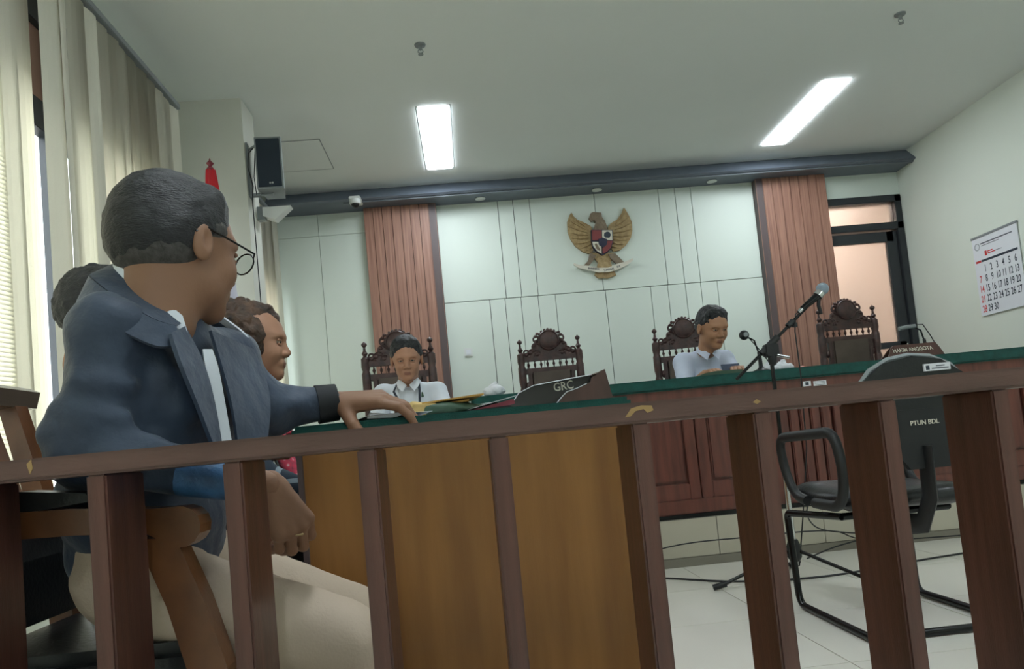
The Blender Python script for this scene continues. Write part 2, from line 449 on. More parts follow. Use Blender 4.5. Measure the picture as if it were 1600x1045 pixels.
def seated(label, group, base, yaw, seat, skin, J, headpos, hyaw, hpitch=0, hroll=0, hs=1.0, top='shirt', sleeve='long', legs='darktrousers', hands=None,
           hair=None, jaw=1.0, torso=(1, 1), topname='shirt', lipm='lip', neck=.056, topdisp=None, sleeve_end=.92, folds=()):
    """joints default to a neutral sitting pose in the frame +X forward, +Y left; J overrides them in world coordinates"""
    W = Matrix.Translation(Vector(base)) @ Matrix.Rotation(yaw, 4, 'Z'); s = seat - .45
    D = dict(pelvis=(0, 0, .55 + s), waist=(.01, 0, .68 + s), chest=(.03, 0, .86 + s), neckb=(.02, 0, 1.0 + s), shL=(.0, .165, .96 + s), shR=(0, -.165, .96 + s),
             elL=(.08, .23, .72 + s), elR=(.08, -.23, .72 + s), wrL=(.30, .13, .76 + s), wrR=(.30, -.13, .76 + s),
             hipL=(.02, .09, .53 + s), hipR=(.02, -.09, .53 + s), knL=(.42, .11, .53 + s), knR=(.42, -.11, .53 + s), anL=(.42, .11, .09), anR=(.42, -.11, .09))
    P = {k: W @ Vector(v) for k, v in D.items()}
    for k, v in J.items(): P[k] = Vector(v)
    lat = (P['shL'] - P['shR']).normalized(); fwd = Vector((lat.y, -lat.x, 0)).normalized()
    root = thing('person', label, 'person', (base[0], base[1], base[2]), 0, group)
    inv = Matrix.Translation(-Vector(root.location))
    HM = Matrix.Translation(Vector(headpos)) @ Matrix.Rotation(hyaw, 4, 'Z') @ Matrix.Rotation(hpitch, 4, 'Y') @ Matrix.Rotation(hroll, 4, 'X') @ Matrix.Scale(hs, 4) @ Matrix.Translation((0, 0, -.12))
    parts = []
    def lipf(c): return 1 if (c.x > .084 and .044 < c.z < .061 and abs(c.y) < .017) else 0
    parts.append((head_prims(jawr=jaw, neck=neck), .0034, inv @ HM, lipf))
    for sd in (-1, 1):
        parts.append(([eli((.0765, .031 * sd, .121), (.0105, .0120, .0062), .001)], .002, inv @ HM, 2))
        parts.append(([eli((.0850, .031 * sd, .1205), (.0038, .0052, .0045), .001)], .0016, inv @ HM, 3))
        parts.append(([cap((.083, .019 * sd, .1275), (.0815, .043 * sd, .1255), .0050, .0045, .002), cap((.083, .019 * sd, .1130), (.0815, .043 * sd, .1135), .0038, .0034, .002)], .0018, inv @ HM, 0))
    nb = HM @ Vector((-.034, 0, -.012)); core = [cap(nb, P['neckb'], neck * .98, neck * .9, .03), cap(P['neckb'], P['chest'], .05, .08, .03), cap(P['chest'], P['pelvis'], .09, .09, .03), cap(P['shL'], P['shR'], .035, .035, .03)]
    hands = hands or {}
    arms = {}
    for q in 'LR':
        core += [cap(P['sh' + q], P['el' + q], .042, .036, .02), cap(P['el' + q], P['wr' + q], .037, .0255, .02)]
    for q in 'LR':
        core += [cap(P['hip' + q], P['kn' + q], .065, .045, .03), cap(P['kn' + q], P['an' + q], .045, .033, .02)]
    parts.append((core, .009, inv, 0))
    for q in 'LR':
        h = hands.get(q, {})
        d = Vector(h.get('dir', P['wr' + q] - P['el' + q])); fr = frame(P['wr' + q], d, h.get('back', (0, 0, 1)), h.get('s', 1))
        parts.append((hand_prims((-1 if q == 'L' else 1) * 1, h.get('curl', (.3, .5, .4)), h.get('thumb', (.6, .3)), h.get('spread', .1)), .0026, inv @ fr, 0))
    body = sdf_obj('body', parts, [M[skin], M[lipm], M['eyew'], M['iris']], root)
    # clothes
    tw, td = torso
    T = [cap(P['pelvis'] + Vector((0, 0, .045)), P['waist'], .125 * td, .115 * td, .04, (lat, 1.28 * tw)), cap(P['waist'], P['chest'], .115 * td, .118 * td, .04, (lat, 1.32 * tw)),
         cap(P['chest'], P['neckb'] + Vector((0, 0, -.03)), .115 * td, .065, .05, (lat, 1.3 * tw)), cap(P['shL'], P['shR'], .058, .058, .05)]
    for q in 'LR':
        e = P['el' + q]; w = P['wr' + q]
        if sleeve == 'long':
            T += [cap(P['sh' + q], e, .060, .050, .03), cap(e, e.lerp(w, sleeve_end), .050, .038, .02)]
        else:
            T += [cap(P['sh' + q], P['sh' + q].lerp(e, .72), .060, .056, .03)]
    T.append(cap(nb + Vector((0, 0, .06)), nb + Vector((0, 0, .005)), neck * hs * .99, neck * hs * .9, .01, None, True))
    T += [cap(a, b_, r, r * .5, .035) for a, b_, r in folds]
    sdf_obj(topname, [(T, .0062, inv)], M[top], root, disp=topdisp or cloth_noise(.004, 10, .004))
    B = [cap(P['pelvis'] + Vector((0, 0, -.015)), P['pelvis'] + Vector((0, 0, .06)), .108 * td, .108 * td, .04, (lat, 1.35 * tw))]
    for q in 'LR': B += [cap(P['hip' + q], P['kn' + q], .088, .068, .03), cap(P['kn' + q], P['an' + q], .066, .055, .02)]
    sdf_obj('trousers', [(B, .009, inv)], M[legs], root, disp=cloth_noise(.006, 9, .003))
    for q in 'LR':
        a = P['an' + q]; f2 = (P['kn' + q] - P['hip' + q]); f2.z = 0; f2 = f2.normalized()
        b0 = Vector((a.x, a.y, base[2] + .045))
        sdf_obj('shoe', [([cap(b0 - f2 * .05, b0 + f2 * .15, .042, .034, .02), cap(b0, b0 + Vector((0, 0, .05)), .04, .038, .02)], .009, inv)], M['shoe'], root)
    return root, inv, HM, P

def hair_short(root, inv, HM, m='hairblack', grow=0, fr=.0, amp=.0045):
    P = [eli((-.020, 0, .160), (.099 + grow, .0815 + grow, .088 + grow), .02), eli((-.045, 0, .118), (.070 + grow, .077 + grow, .06), .03), cap((.028, -.042, .208), (.028, .042, .208), .017 + grow, .017 + grow, .03),
         eli((.078, 0, .105), (.040, .085, .078 - fr), .015, None, True), eli((.02, .075, .08), (.045, .05, .052), .012, None, True), eli((.02, -.075, .08), (.045, .05, .052), .012, None, True),
         eli((-.03, 0, .02), (.12, .12, .045), .01, None, True)]
    def d(co, n): return noise.fractal(co * 45, 1, 2, 3) * amp
    h = sdf_obj('hair', [(P, .0036, inv @ HM)], M[m], root, disp=d)
    for sd in (-1, 1):
        pass
    bw = MB()
    for sd in (-1, 1):
        bw.tube([HM @ Vector((.088, .014 * sd, .137)), HM @ Vector((.087, .030 * sd, .142)), HM @ Vector((.077, .047 * sd, .138))], .0032, 6)
    o = bw.build('eyebrows', M['hairblack'], root, True); o.data.transform(inv)
    return h

# ------------------------------------------------------------------ the room
XL, XR, YB, YF, ZH = -1.72, 4.4, 6.8, -3.2, 3.2
def struct(o): o['kind'] = 'structure'; return o
# floor tiles
b = MB(); b.box((XL - .2, YF - .2, -.1), (XR + .2, YB + 1.8, -.004), 1)
T = .6; x0 = XL - .2
i = 0
while x0 + i * T < XR:
    j = 0
    while YF + j * T < 4.1:
        if YF + j * T > -1.4: b.box((x0 + i * T + .002, YF + j * T + .002, -.006), (x0 + i * T + T - .002, YF + j * T + T - .002, 0))
        j += 1
    i += 1
b.box((x0, YF, -.006), (XR, -1.4, 0))
struct(b.build('floor', [M['tile_floor'], M['grout']]))
# dais
b = MB(); b.box((XL, 3.99, 0), (XR, YB + .02, .255), 0)
x = XL + .02
while x < XR:
    b.box((x + .002, 3.982, .05), (min(x + .598, XR), 3.995, .253), 1); x += .6
b.box((XL, 3.972, 0), (XR, 3.985, .047), 2)
struct(b.build('floor_dais', [M['grout'], M['tile_dais'], M['tile_grey']]))
# ceiling
b = MB(); b.box((XL - .2, YF - .2, ZH + .07), (XR + .2, YB + .2, ZH + .17))
LX = [(-.18, .075), (2.81, 3.055)]; LYs = [(5.06, 6.25), (.9, 2.09), (-2.4, -1.2)]
ys = [YF - .2] + [v for p in sorted(LYs) for v in p] + [YB + .2]; xs = [XL - .2, LX[0][0], LX[0][1], LX[1][0], LX[1][1], XR + .2]
for yi in range(len(ys) - 1):
    if yi % 2 == 0: b.box((xs[0], ys[yi], ZH), (xs[-1], ys[yi + 1], ZH + .07))
    else:
        for xi in (0, 2, 4): b.box((xs[xi], ys[yi], ZH), (xs[xi + 1], ys[yi + 1], ZH + .07))
struct(b.build('ceiling', M['ceil']))
# walls
struct(MB().box((XR, YF - .2, -.1), (XR + .15, YB + .2, ZH)).build('wall_right', M['wall']))
struct(MB().box((XL - .2, YF - .2, -.1), (XR + .2, YF, ZH)).build('wall_front', M['wall']))
W1 = (.2, 4.35, .45, 2.95); W2 = (5.35, 6.6, .9, 2.95)
b = MB()
def wl(y0, y1, z0, z1): b.box((XL - .15, y0, z0), (XL, y1, z1))
wl(YF, W1[0], 0, ZH); wl(W1[1], W2[0], 0, ZH); wl(W2[1], YB, 0, ZH)
for w in (W1, W2): wl(w[0], w[1], 0, w[2]); wl(w[0], w[1], w[3], ZH)
b.box((XL, 4.78, 0), (-1.31, 5.05, ZH), 1)
b.box((XL, 5.05, 0), (-1.66, 5.2, ZH), 1)
struct(b.build('wall_left', [M['wall'], M['pilas']]))
# back wall with panelling; the door opening is x 3.62..4.39
b = MB(); DX0, DX1, DZ = 3.46, 4.39, 2.83
b.box((XL, YB, 0), (DX0, YB + .12, ZH), 1); b.box((DX0, YB, DZ), (XR, YB + .12, ZH), 0); b.box((DX1, YB, 0), (XR, YB + .12, DZ), 0)
def panels(xs, z0, z1, g=.006):
    for a, c in zip(xs, xs[1:]): b.box((a + g / 2, YB - .018, z0), (c - g / 2, YB + .01, z1), 0)
hi = [-.13, .454, .599, .757, 1.38, 2.003, 2.165, 2.32, 2.93]; lo = [-.13, .295, .439, .589, .752, .915, 1.395, 1.83, 1.996, 2.168, 2.317, 2.478, 2.93]
panels(hi, 2.126, 3.06); panels(lo, .255, 2.119)
panels([XL, -1.235, -.80], 2.853, 3.06, .004); panels([XL, -1.235, -.80], .255, 2.849, .004)
struct(b.build('wall_back', [M['panel'], M['groove']]))
# fascia (cornice) over the back wall
b = MB(); b.prism([(6.61, ZH), (6.48, 3.075), (6.50, 3.062), (YB + .01, 3.055), (YB + .01, ZH)], -1.64, XR, 'x', 0)
b.box((-.95, 6.52, 3.050), (XR, 6.56, 3.066), 1)
struct(b.build('trim_1', [M['fascia'], M['fascia2']]))
# fluted wood columns
def column(n, x0, x1, tl):
    b = MB(); b.box((x0, YB - .06, .255), (x1, YB - .015, 3.058), 1)
    k = 7; w = (x1 - x0 - .07) / k; s = x0 + (.07 if tl else 0)
    for i in range(k): b.box((s + i * w + .002, YB - .10, .255), (s + (i + 1) * w - .002, YB - .05, 3.058), 0)
    t0 = x0 if tl else x1 - .07
    b.box((t0, YB - .10, .255), (t0 + .07, YB - .05, 3.058), 1)
    struct(b.build(n, [M['colwood'], M['coltrim']], bevel=.004))
column('trim_2', -.80, -.13, False); column('trim_3', 2.93, 3.62, True)
# door with transom
b = MB(); F = M['darkframe']
def fb(x0, x1, z0, z1, y0=YB - .02, y1=YB + .1): b.box((x0, y0, z0), (x1, y1, z1))
fb(DX0 - .02, DX1 + .005, DZ - .07, DZ); fb(DX1 - .06, DX1 + .005, .255, DZ); fb(DX0 - .02, DX0 + .03, .255, DZ); fb(DX0, DX1, 2.49, 2.56)
d1 = b.build('door_1', F, bevel=.004); struct(d1)
b = MB(); y0, y1 = YB + .01, YB + .06
for r in ((DX0 + .03, DX0 + .13, .27, 2.475), (DX1 - .17, DX1 - .065, .27, 2.475), (DX0 + .1, DX1 - .1, 2.375, 2.475), (DX0 + .1, DX1 - .1, 1.33, 1.39), (DX0 + .1, DX1 - .1, .27, .42)): fb(*r, y0, y1)
b.build('door_leaf', F, d1, bevel=.003)
MB().box((DX0 + .12, YB + .03, .41), (DX1 - .16, YB + .04, 2.38)).build('glass_pane', M['frost'], d1)
MB().box((DX0 + .03, YB + .03, 2.56), (DX1 - .06, YB + .04, DZ - .07)).build('transom_glass', M['frost'], d1)
b = MB(); b.tube([(DX1 - .13, YB - .04, 1.2), (DX1 - .13, YB - .04, 1.36)], .009); b.tube([(DX1 - .13, YB - .04, 1.22), (DX1 - .13, YB + .02, 1.22)], .006); b.tube([(DX1 - .13, YB - .04, 1.34), (DX1 - .13, YB + .02, 1.34)], .006)
b.build('door_handle', M['chrome'], d1, True)
# corridor behind the door
b = MB(); b.box((2.6, 8.4, 0), (5.4, 8.5, 3.3)); b.box((2.5, YB + .12, 0), (2.6, 8.5, 3.3)); b.box((5.4, YB + .12, 0), (5.5, 8.5, 3.3)); b.box((2.5, YB + .12, 3.3), (5.5, 8.5, 3.4)); b.box((2.5, YB + .12, .15), (5.5, 8.5, .25)); b.box((XR + .12, YB + .0, 0), (5.5, YB + .12, 3.3))
struct(b.build('wall_corridor', M['corr']))
# windows in the left wall
def window(n, w, mull):
    y0, y1, z0, z1 = w; b = MB(); X0, X1 = XL - .10, XL - .04
    b.box((X0, y0, z0), (X1, y0 + .06, z1)); b.box((X0, y1 - .06, z0), (X1, y1, z1)); b.box((X0, y0, z0), (X1, y1, z0 + .06)); b.box((X0, y0, z1 - .12), (X1, y1, z1))
    b.box((X0, y0, 2.33), (X1, y1, 2.47))
    for m in mull: b.box((X0, m - .035, z0), (X1, m + .035, z1))
    o = struct(b.build(n, M['darkframe'], bevel=.003))
    MB().box((X0 + .02, y0 + .05, z0 + .05), (X0 + .026, y1 - .05, 2.34)).build('glass_pane', M['glass'], o)
    MB().box((X0 + .02, y0 + .05, 2.46), (X0 + .03, y1 - .05, z1 - .1)).build('spandrel_panel', M['pinkwall'], o)
    return o
window('window_1', W1, (1.25, 2.3, 3.36)); window('window_2', W2, (5.97,))
# outside
struct(MB().box((-14, -8, -1.6), (-1.95, 16, -1.5)).build('ground', M['ext']))
nb_ = thing('neighbouring_building', 'pink rendered building seen through the gaps between the blind vanes', 'building', (-7.5, 6, -1.5))
b = MB(); b.box((-.5, -.8, 0), (.5, 6, 6.5)); b.build('facade', M['pinkwall'], nb_)
for k in range(3): MB().box((.5, -.2 + k * 1.6, 3.0), (.53, .6 + k * 1.6, 4.2)).build('window_pane', M['darkframe'], nb_)
for k in range(3): MB().box((.5, -.8, 2.2 + k * .22), (1.3, 6, 2.26 + k * .22)).build('balcony_rail', M['whiteplastic'], nb_)

# vertical blinds
def blind(label, X, y0, y1, z0, z1, pitch, angs, width=.127, base_ang=22):
    t = thing('vertical_blind', label, 'blind', (X, y0, z1))
    MB().box((-.02, 0, 0), (.025, y1 - y0, .035)).build('headrail', M['grey'], t, bevel=.003)
    n = int((y1 - y0) / pitch); me = None
    for i in range(n):
        if angs.get(i, 0) is None: continue
        if me is None:
            bm = bmesh.new(); V = []
            for k in range(5):
                u = (k / 4 - .5) * width; V.append([bm.verts.new((.007 * (1 - (2 * u / width) ** 2), u, z)) for z in (-(z1 - z0), -.01)])
            for a, c in zip(V, V[1:]): bm.faces.new((a[0], c[0], c[1], a[1]))
            r = bmesh.ops.solidify(bm, geom=bm.faces[:], thickness=.0012)
            bmesh.ops.create_cube(bm, size=1, matrix=Matrix.Translation((0.004, 0, -(z1 - z0))) @ Matrix.Diagonal((.004, width, .03, 1)))
            me = bpy.data.meshes.new('vane'); bm.to_mesh(me); bm.free(); me.materials.append(M['blind'])
        o = bpy.data.objects.new('vane', me); C.objects.link(o); o.parent = t
        o.location = (0, pitch * (i + .5), 0); a = angs.get(i, base_ang + random.choice((-6, -2, 3, 7)) + random.uniform(-2, 2)); o.rotation_euler = (random.uniform(-.003, .003), random.uniform(-.002, .002), math.radians(a))
    return t
blind('long cream vertical blind over the left window beside the seated man in a navy jacket', -1.6, .30, 4.42, .35, 2.965, .108, {24: None, 26: 17, 25: -9, 27: -9}, .127, -9)
blind('narrow cream vertical blind in the recess beyond the pilaster and loudspeaker', -1.6, 5.4, 6.7, .6, 2.99, .108, {}, .127, -9)

# ceiling lights
def clight(x, y, label):
    t = thing('ceiling_light', label, 'light', (x, y, ZH), 0, None)
    w, l = .122, .592; b = MB()
    b.box((-w, -l, .0), (-w + .012, l, .06)); b.box((w - .012, -l, .0), (w, l, .06)); b.box((-w, -l, .0), (w, -l + .012, .06)); b.box((-w, l - .012, .0), (w, l, .06)); b.box((-w, -l, .058), (w, l, .066))
    b.build('housing', M['whiteplastic'], t)
    MB().box((-w + .012, -l + .012, .012), (w - .012, l - .012, .02)).box((-w + .02, -l + .02, -.010), (w - .02, l - .02, .012)).build('diffuser', M['tube'], t)
    return t
M['tube'] = emis('lit_diffuser', (238, 248, 255), 21)
clight(-.052, 5.655, 'lit recessed ceiling light left of the middle, above the clerk with the lanyard')
clight(2.932, 5.655, 'lit recessed ceiling light on the right, above the microphone boom')
clight(-.052, 1.495, 'lit recessed ceiling light behind the viewer on the left, out of the picture')
clight(2.932, 1.495, 'lit recessed ceiling light behind the viewer on the right, out of the picture')
t = clight(-.052, -1.8, 'lit recessed ceiling light at the rear left, out of the picture'); clight(2.932, -1.8, 'lit recessed ceiling light at the rear right, out of the picture')
cl = thing('ceiling_light', 'lit batten light in the corridor behind the glazed door', 'light', (4.0, 7.7, 3.28))
MB().box((-.5, -.04, -.03), (.5, .04, .0)).build('housing', M['whiteplastic'], cl); MB().box((-.49, -.03, -.05), (.49, .03, -.03)).build('diffuser', emis('warm_tube', (255, 240, 230), 75), cl)
# recessed spots in the cornice soffit
for x, l in ((.291, 'small round downlight in the dark cornice left of the eagle emblem'), (1.392, 'small round downlight in the dark cornice straight above the eagle emblem'), (2.499, 'small round downlight in the dark cornice right of the eagle emblem')):
    t = thing('downlight', l, 'light', (x, 6.67, 3.057), 0, 'downlights in the cornice')
    MB().lathe([(.045, .001), (.048, -.006), (.036, -.008), (.034, 0)], seg=24).build('rim', M['whiteplastic'], t, True)
    MB().lathe([(.034, -.001), (.034, -.005), (0, -.006)], seg=20).build('lamp_lens', M['whiteplastic'], t, True)
# sprinklers
for x, y, l in ((-.089, 4.277, 'small fire sprinkler on the ceiling above the left ceiling light'), (2.915, 4.262, 'small fire sprinkler on the ceiling above the right ceiling light')):
    t = thing('fire_sprinkler', l, 'sprinkler', (x, y, ZH), 0, 'ceiling sprinklers')
    MB().lathe([(.034, 0), (.032, -.008), (.012, -.012), (.010, -.03), (.006, -.034)], seg=18).build('escutcheon', M['grey'], t, True)
    b = MB(); b.tube([(-.012, 0, -.03), (-.016, 0, -.045), (0, 0, -.058)], .003, 6); b.tube([(.012, 0, -.03), (.016, 0, -.045), (0, 0, -.058)], .003, 6); b.lathe([(.016, -.058), (.016, -.062)], seg=14)
    b.build('deflector', M['grey'], t)
# access hatch
b = MB(); b.prism([(-1.375, 6.065), (-.94, 6.065), (-.94, 5.485), (-1.375, 5.485)], ZH - .004, ZH + .002, 'z')
h = b.build('ceiling_hatch', M['ceil']); tag(h, 'flush square access hatch in the ceiling beside the loudspeaker', 'hatch')
b = MB()
for r in ((-1.38, 5.48, -.935, 5.487), (-1.38, 6.063, -.935, 6.07), (-1.38, 5.48, -1.373, 6.07), (-.942, 5.48, -.935, 6.07)): b.box((r[0], r[1], ZH - .0045), (r[2], r[3], ZH - .002))
b.build('hatch_edge', M['grey'], h)
# security camera
t = thing('security_camera', 'small white dome camera under the cornice at the left wood column', 'camera', (-.83, 6.42, 3.07))
MB().box((-.05, -.03, -.03), (.05, .16, 0)).build('mount', M['whiteplastic'], t, bevel=.006)
MB().lathe([(.052, 0), (.052, -.03), (.046, -.04)], (0, 0, -.028), 20).build('housing', M['whiteplastic'], t, True)
MB().lathe([(.036, 0), (.033, -.014), (.022, -.026), (0.001, -.03)], (0, 0, -.067), 20).build('dome', M['blackplastic'], t, True)
# loudspeaker on the pilaster
t = thing('loudspeaker', 'black wall-mounted loudspeaker high on the left pilaster', 'speaker', (-1.155, 4.77, 2.57), math.radians(4))
MB().prism([(-.085, 0), (.085, 0), (.085, .03), (.06, .20), (-.06, .20), (-.085, .03)], 0, .35, 'z').build('cabinet', M['grey'], t, bevel=.006)
MB().box((-.075, -.006, .012), (.075, .002, .338)).build('grille', M['grille'], t, bevel=.003)
b = MB(); b.box((-.005, -.009, .03), (.006, -.006, .042)); b.box((.010, -.009, .03), (.022, -.006, .042)); b.build('badge', M['chrome'], t)
b = MB(); b.box((-.155, .06, -.02), (-.08, .10, -.005)); b.box((-.15, .05, -.03), (-.135, .11, .12)); b.tube([(-.14, .08, -.012), (0, .08, -.012), (.0, .08, .01)], .008); b.tube([(-.14, .08, .3), (-.09, .08, .33)], .008); b.box((-.155, .05, -.02), (-.14, .11, .34))
b.build('bracket', M['grey'], t)
b = MB(); b.tube([(-.10, .05, .30), (-.13, .02, .25), (-.135, .0, .15), (-.11, 0, .02), (-.125, .02, -.06), (-.118, .02, -1.0), (-.10, .02, -1.8)], .0035, 6); b.tube([(-.09, .06, .32), (-.11, .05, .1), (-.10, .04, -.02)], .003, 6)
b.build('cable', M['blackplastic'], t, True)
t = thing('bracket_shelf', 'small grey wedge bracket on the wall beneath the loudspeaker', 'bracket', (-1.17, 5.0, 2.46))
MB().prism([(-.10, .06), (.09, .06), (-.02, -.03), (-.10, .0)], -.03, .05, 'y').build('plate', M['whiteplastic'], t)
b = MB(); b.box((-.14, -.02, -.02), (-.09, .04, .07)); b.build('wall_plate', M['grey'], t)
# switch
t = thing('wall_switch', 'small white switch plate on the pale panelled wall above the folders', 'switch', (.052, 6.782, 1.643))
MB().box((-.04, -.014, -.04), (.04, 0, .04)).build('plate', M['whiteplastic'], t, bevel=.005)
MB().box((-.022, -.02, -.025), (.022, -.012, .025)).build('rocker', M['white'], t, bevel=.003)

# ------------------------------------------------------------------ emblem
def eg(p, k=.00118):
    dx, dy = p[0] - 830, p[1] - 478; return ((dx * .996 - dy * .088) * k, -(dx * .088 + dy * .996) * k)
t = thing('eagle_emblem', 'gilded spread-winged eagle emblem with a quartered shield on the back wall', 'emblem', (1.40, 6.782, 2.575))
def poly(name, pts, a, c, m, parent=t, bev=.004): return MB().prism([eg(p) for p in pts], -a, -c, 'y').build(name, M[m], parent, bevel=bev)
lw = [(590, 235), (575, 260), (557, 310), (560, 390), (580, 450), (620, 510), (680, 555), (735, 570), (765, 520), (770, 400), (745, 345), (700, 320), (640, 295), (610, 270)]
rw = [(1018, 190), (1000, 235), (960, 290), (910, 320), (885, 350), (890, 450), (925, 550), (980, 540), (1030, 500), (1070, 440), (1083, 380), (1080, 310), (1060, 260), (1035, 215)]
a = poly('wing', lw, 0, .03, 'gold'); c = poly('wing', rw, 0, .03, 'gold')
def feathers(wp, cx, cy, tgt):
    b = MB()
    for i in range(9):
        f = i / 8; p0 = (cx[0] + (cx[1] - cx[0]) * f, cy[0] + (cy[1] - cy[0]) * f); p1 = wp[i]
        A, B = eg(p0), eg(p1); b.tube([(A[0], -.03, A[1]), ((A[0] + B[0]) / 2, -.036, (A[1] + B[1]) / 2 - .008), (B[0], -.028, B[1])], .009, 6, r1=.006, flat=(1, .7))
    b.build('feathers', M['gold'], tgt, True)
feathers([(585, 262), (572, 300), (570, 350), (576, 400), (592, 445), (622, 492), (660, 528), (700, 550), (740, 558)], (700, 760), (350, 540), a)
feathers([(1020, 225), (1050, 270), (1066, 320), (1068, 370), (1058, 420), (1040, 455), (1010, 495), (975, 522), (940, 535)], (950, 900), (320, 530), c)
hd = poly('head', [(730, 280), (745, 245), (765, 235), (830, 240), (835, 275), (860, 310), (880, 370), (870, 420), (765, 420), (775, 350), (785, 315), (770, 300), (748, 308)], 0, .05, 'goldd', bev=.008)
poly('tail', [(735, 560), (930, 560), (905, 640), (925, 700), (948, 742), (880, 768), (800, 768), (772, 742), (790, 700), (800, 640)], 0, .025, 'gold')
poly('leg', [(735, 565), (785, 590), (745, 650), (700, 692), (685, 668), (720, 630)], .01, .04, 'goldd'); poly('leg', [(885, 575), (940, 570), (1010, 640), (1022, 662), (960, 664), (900, 610)], .01, .04, 'goldd')
sh = poly('shield', [(745, 382), (917, 382), (922, 480), (905, 530), (875, 565), (835, 587), (790, 562), (755, 522), (745, 470)], .02, .055, 'shblack')
poly('shield_quarter', [(750, 387), (828, 387), (828, 470), (752, 470)], .05, .062, 'shred', sh, .001); poly('shield_quarter', [(833, 387), (912, 387), (914, 466), (833, 466)], .05, .062, 'cream', sh, .001)
poly('shield_quarter', [(833, 474), (915, 474), (900, 528), (870, 560), (836, 578)], .05, .062, 'shred', sh, .001); poly('shield_quarter', [(752, 482), (826, 482), (826, 578), (790, 556), (760, 518)], .05, .062, 'cream', sh, .001)
poly('shield_charge', [(850, 410), (870, 398), (890, 402), (902, 425), (890, 448), (858, 446), (846, 430)], .06, .068, 'ink', sh, .001)
poly('shield_charge', [(800, 462), (836, 450), (872, 462), (868, 505), (836, 530), (804, 505)], .06, .072, 'shblack', sh, .002)
poly('shield_charge', [(770, 500), (785, 495), (815, 545), (808, 556), (785, 540)], .06, .066, 'goldd', sh, .001)
rb_top = [(605, 652), (650, 668), (720, 672), (800, 690), (880, 686), (950, 655), (1010, 640), (1082, 608)]; rb_bot = [(1080, 628), (1020, 672), (960, 700), (890, 722), (800, 726), (715, 706), (640, 690), (600, 664)]
rb = poly('ribbon', rb_top + rb_bot, .03, .045, 'cream', bev=.002)
for s, cx, cz, rot in (('BHINNEKA', 762, 697, -.16), ('TUNGGAL', 885, 702, .12), ('IKA', 962, 676, .33)):
    A = eg((cx, cz)); text('lettering', s, .026, Matrix.Translation((A[0], -.0455, A[1])) @ Matrix.Rotation(PI / 2, 4, 'X') @ Matrix.Rotation(rot + .09 * 0, 4, 'Z'), M['ink'], rb, .001, .85)

# ------------------------------------------------------------------ calendar on the right wall
t = thing('wall_calendar', 'large white month calendar with black and red dates on the right wall', 'calendar', (XR - .002, 5.63, 1.45))
CW = .255
def cal(o): return o
MB().box((-.012, -CW, 0), (-.004, CW, .66)).build('sheet', M['white'], t)
MB().box((-.018, -CW - .004, .652), (-.001, CW + .004, .668)).build('hanger_strip', M['grey'], t)
# local frame on the wall: u runs towards the camera (-y)
def WM(u, z): return Matrix.Translation((-.0125, -u, z)) @ Matrix.Rotation(-PI / 2, 4, 'Z') @ Matrix.Rotation(PI / 2, 4, 'X')
obs = []; k = 1
for r in range(5):
    for c in range(7):
        if (r == 0 and c == 0) or k > 30: continue
        obs.append(text('n', str(k), .082, WM(-.205 + c * .068, .385 - r * .083), M['red'] if c == 0 else M['ink'], None, .0004, .62)); k += 1
join_meshes('date_numbers', obs, t)
b = MB()
def bar(u0, u1, z0, z1, mi=0): b.box((-.0138, -u1, z0), (-.0122, -u0, z1), mi)
bar(-.17, .235, .444, .462, 0); bar(-.235, -.175, .444, .462, 1); bar(-.16, .20, .592, .600); bar(-.15, .05, .575, .579); bar(-.12, -.098, .487, .527, 1); bar(-.09, -.03, .513, .521, 1); bar(-.09, .0, .497, .505, 1); bar(.0, .07, .500, .504, 0)
b.tube([(-.013, .20 + .028 * math.cos(a), .578 + .028 * math.sin(a)) for a in [i * PI / 8 for i in range(17)]], .002, 4)
b.build('printed_header', [M['ink'], M['red']], t)

# ------------------------------------------------------------------ flag on a pole
t = thing('flag_stand', 'flag pole holding a furled red and white flag behind the seated man', 'flag', (-1.27, 3.95, 0))
MB().lathe([(.18, 0), (.18, .03), (.05, .07), (.03, .10)], seg=24).build('base', M['goldd'], t, True)
MB().tube([(0, 0, .05), (0, 0, 2.38)], .013, 12).build('pole', M['armwood'], t, True)
MB().lathe([(.012, 0), (.02, .015), (.008, .03), (.02, .045), (.006, .06), (.001, .075)], (0, 0, 2.375), 14).build('finial', M['bookred'], t, True)
def drape(z0, z1, r0, r1, m, mi):
    b = MB(); n = 15; S = 48; rings = []
    for i in range(n):
        f = i / (n - 1); z = z0 + (z1 - z0) * f; r = r0 + (r1 - r0) * f ** .8
        rings.append([b.bm.verts.new((math.cos(a) * r * (1 + .22 * math.sin(7 * a + 2 * f)) + .25 * r * f, math.sin(a) * r * .7 * (1 + .22 * math.sin(7 * a + 2 * f)), z)) for a in [2 * PI * s / S for s in range(S)]])
    for A, B in zip(rings, rings[1:]):
        for k in range(S): b.bm.faces.new((A[k], A[(k + 1) % S], B[(k + 1) % S], B[k]))
    b.bm.faces.new(rings[0]); b.bm.faces.new(rings[-1][::-1]); return b.build(m, M[mi], t, True)
drape(2.385, 1.95, .022, .05, 'red_cloth', 'redcloth'); drape(1.96, .75, .05, .135, 'white_cloth', 'whitecloth')

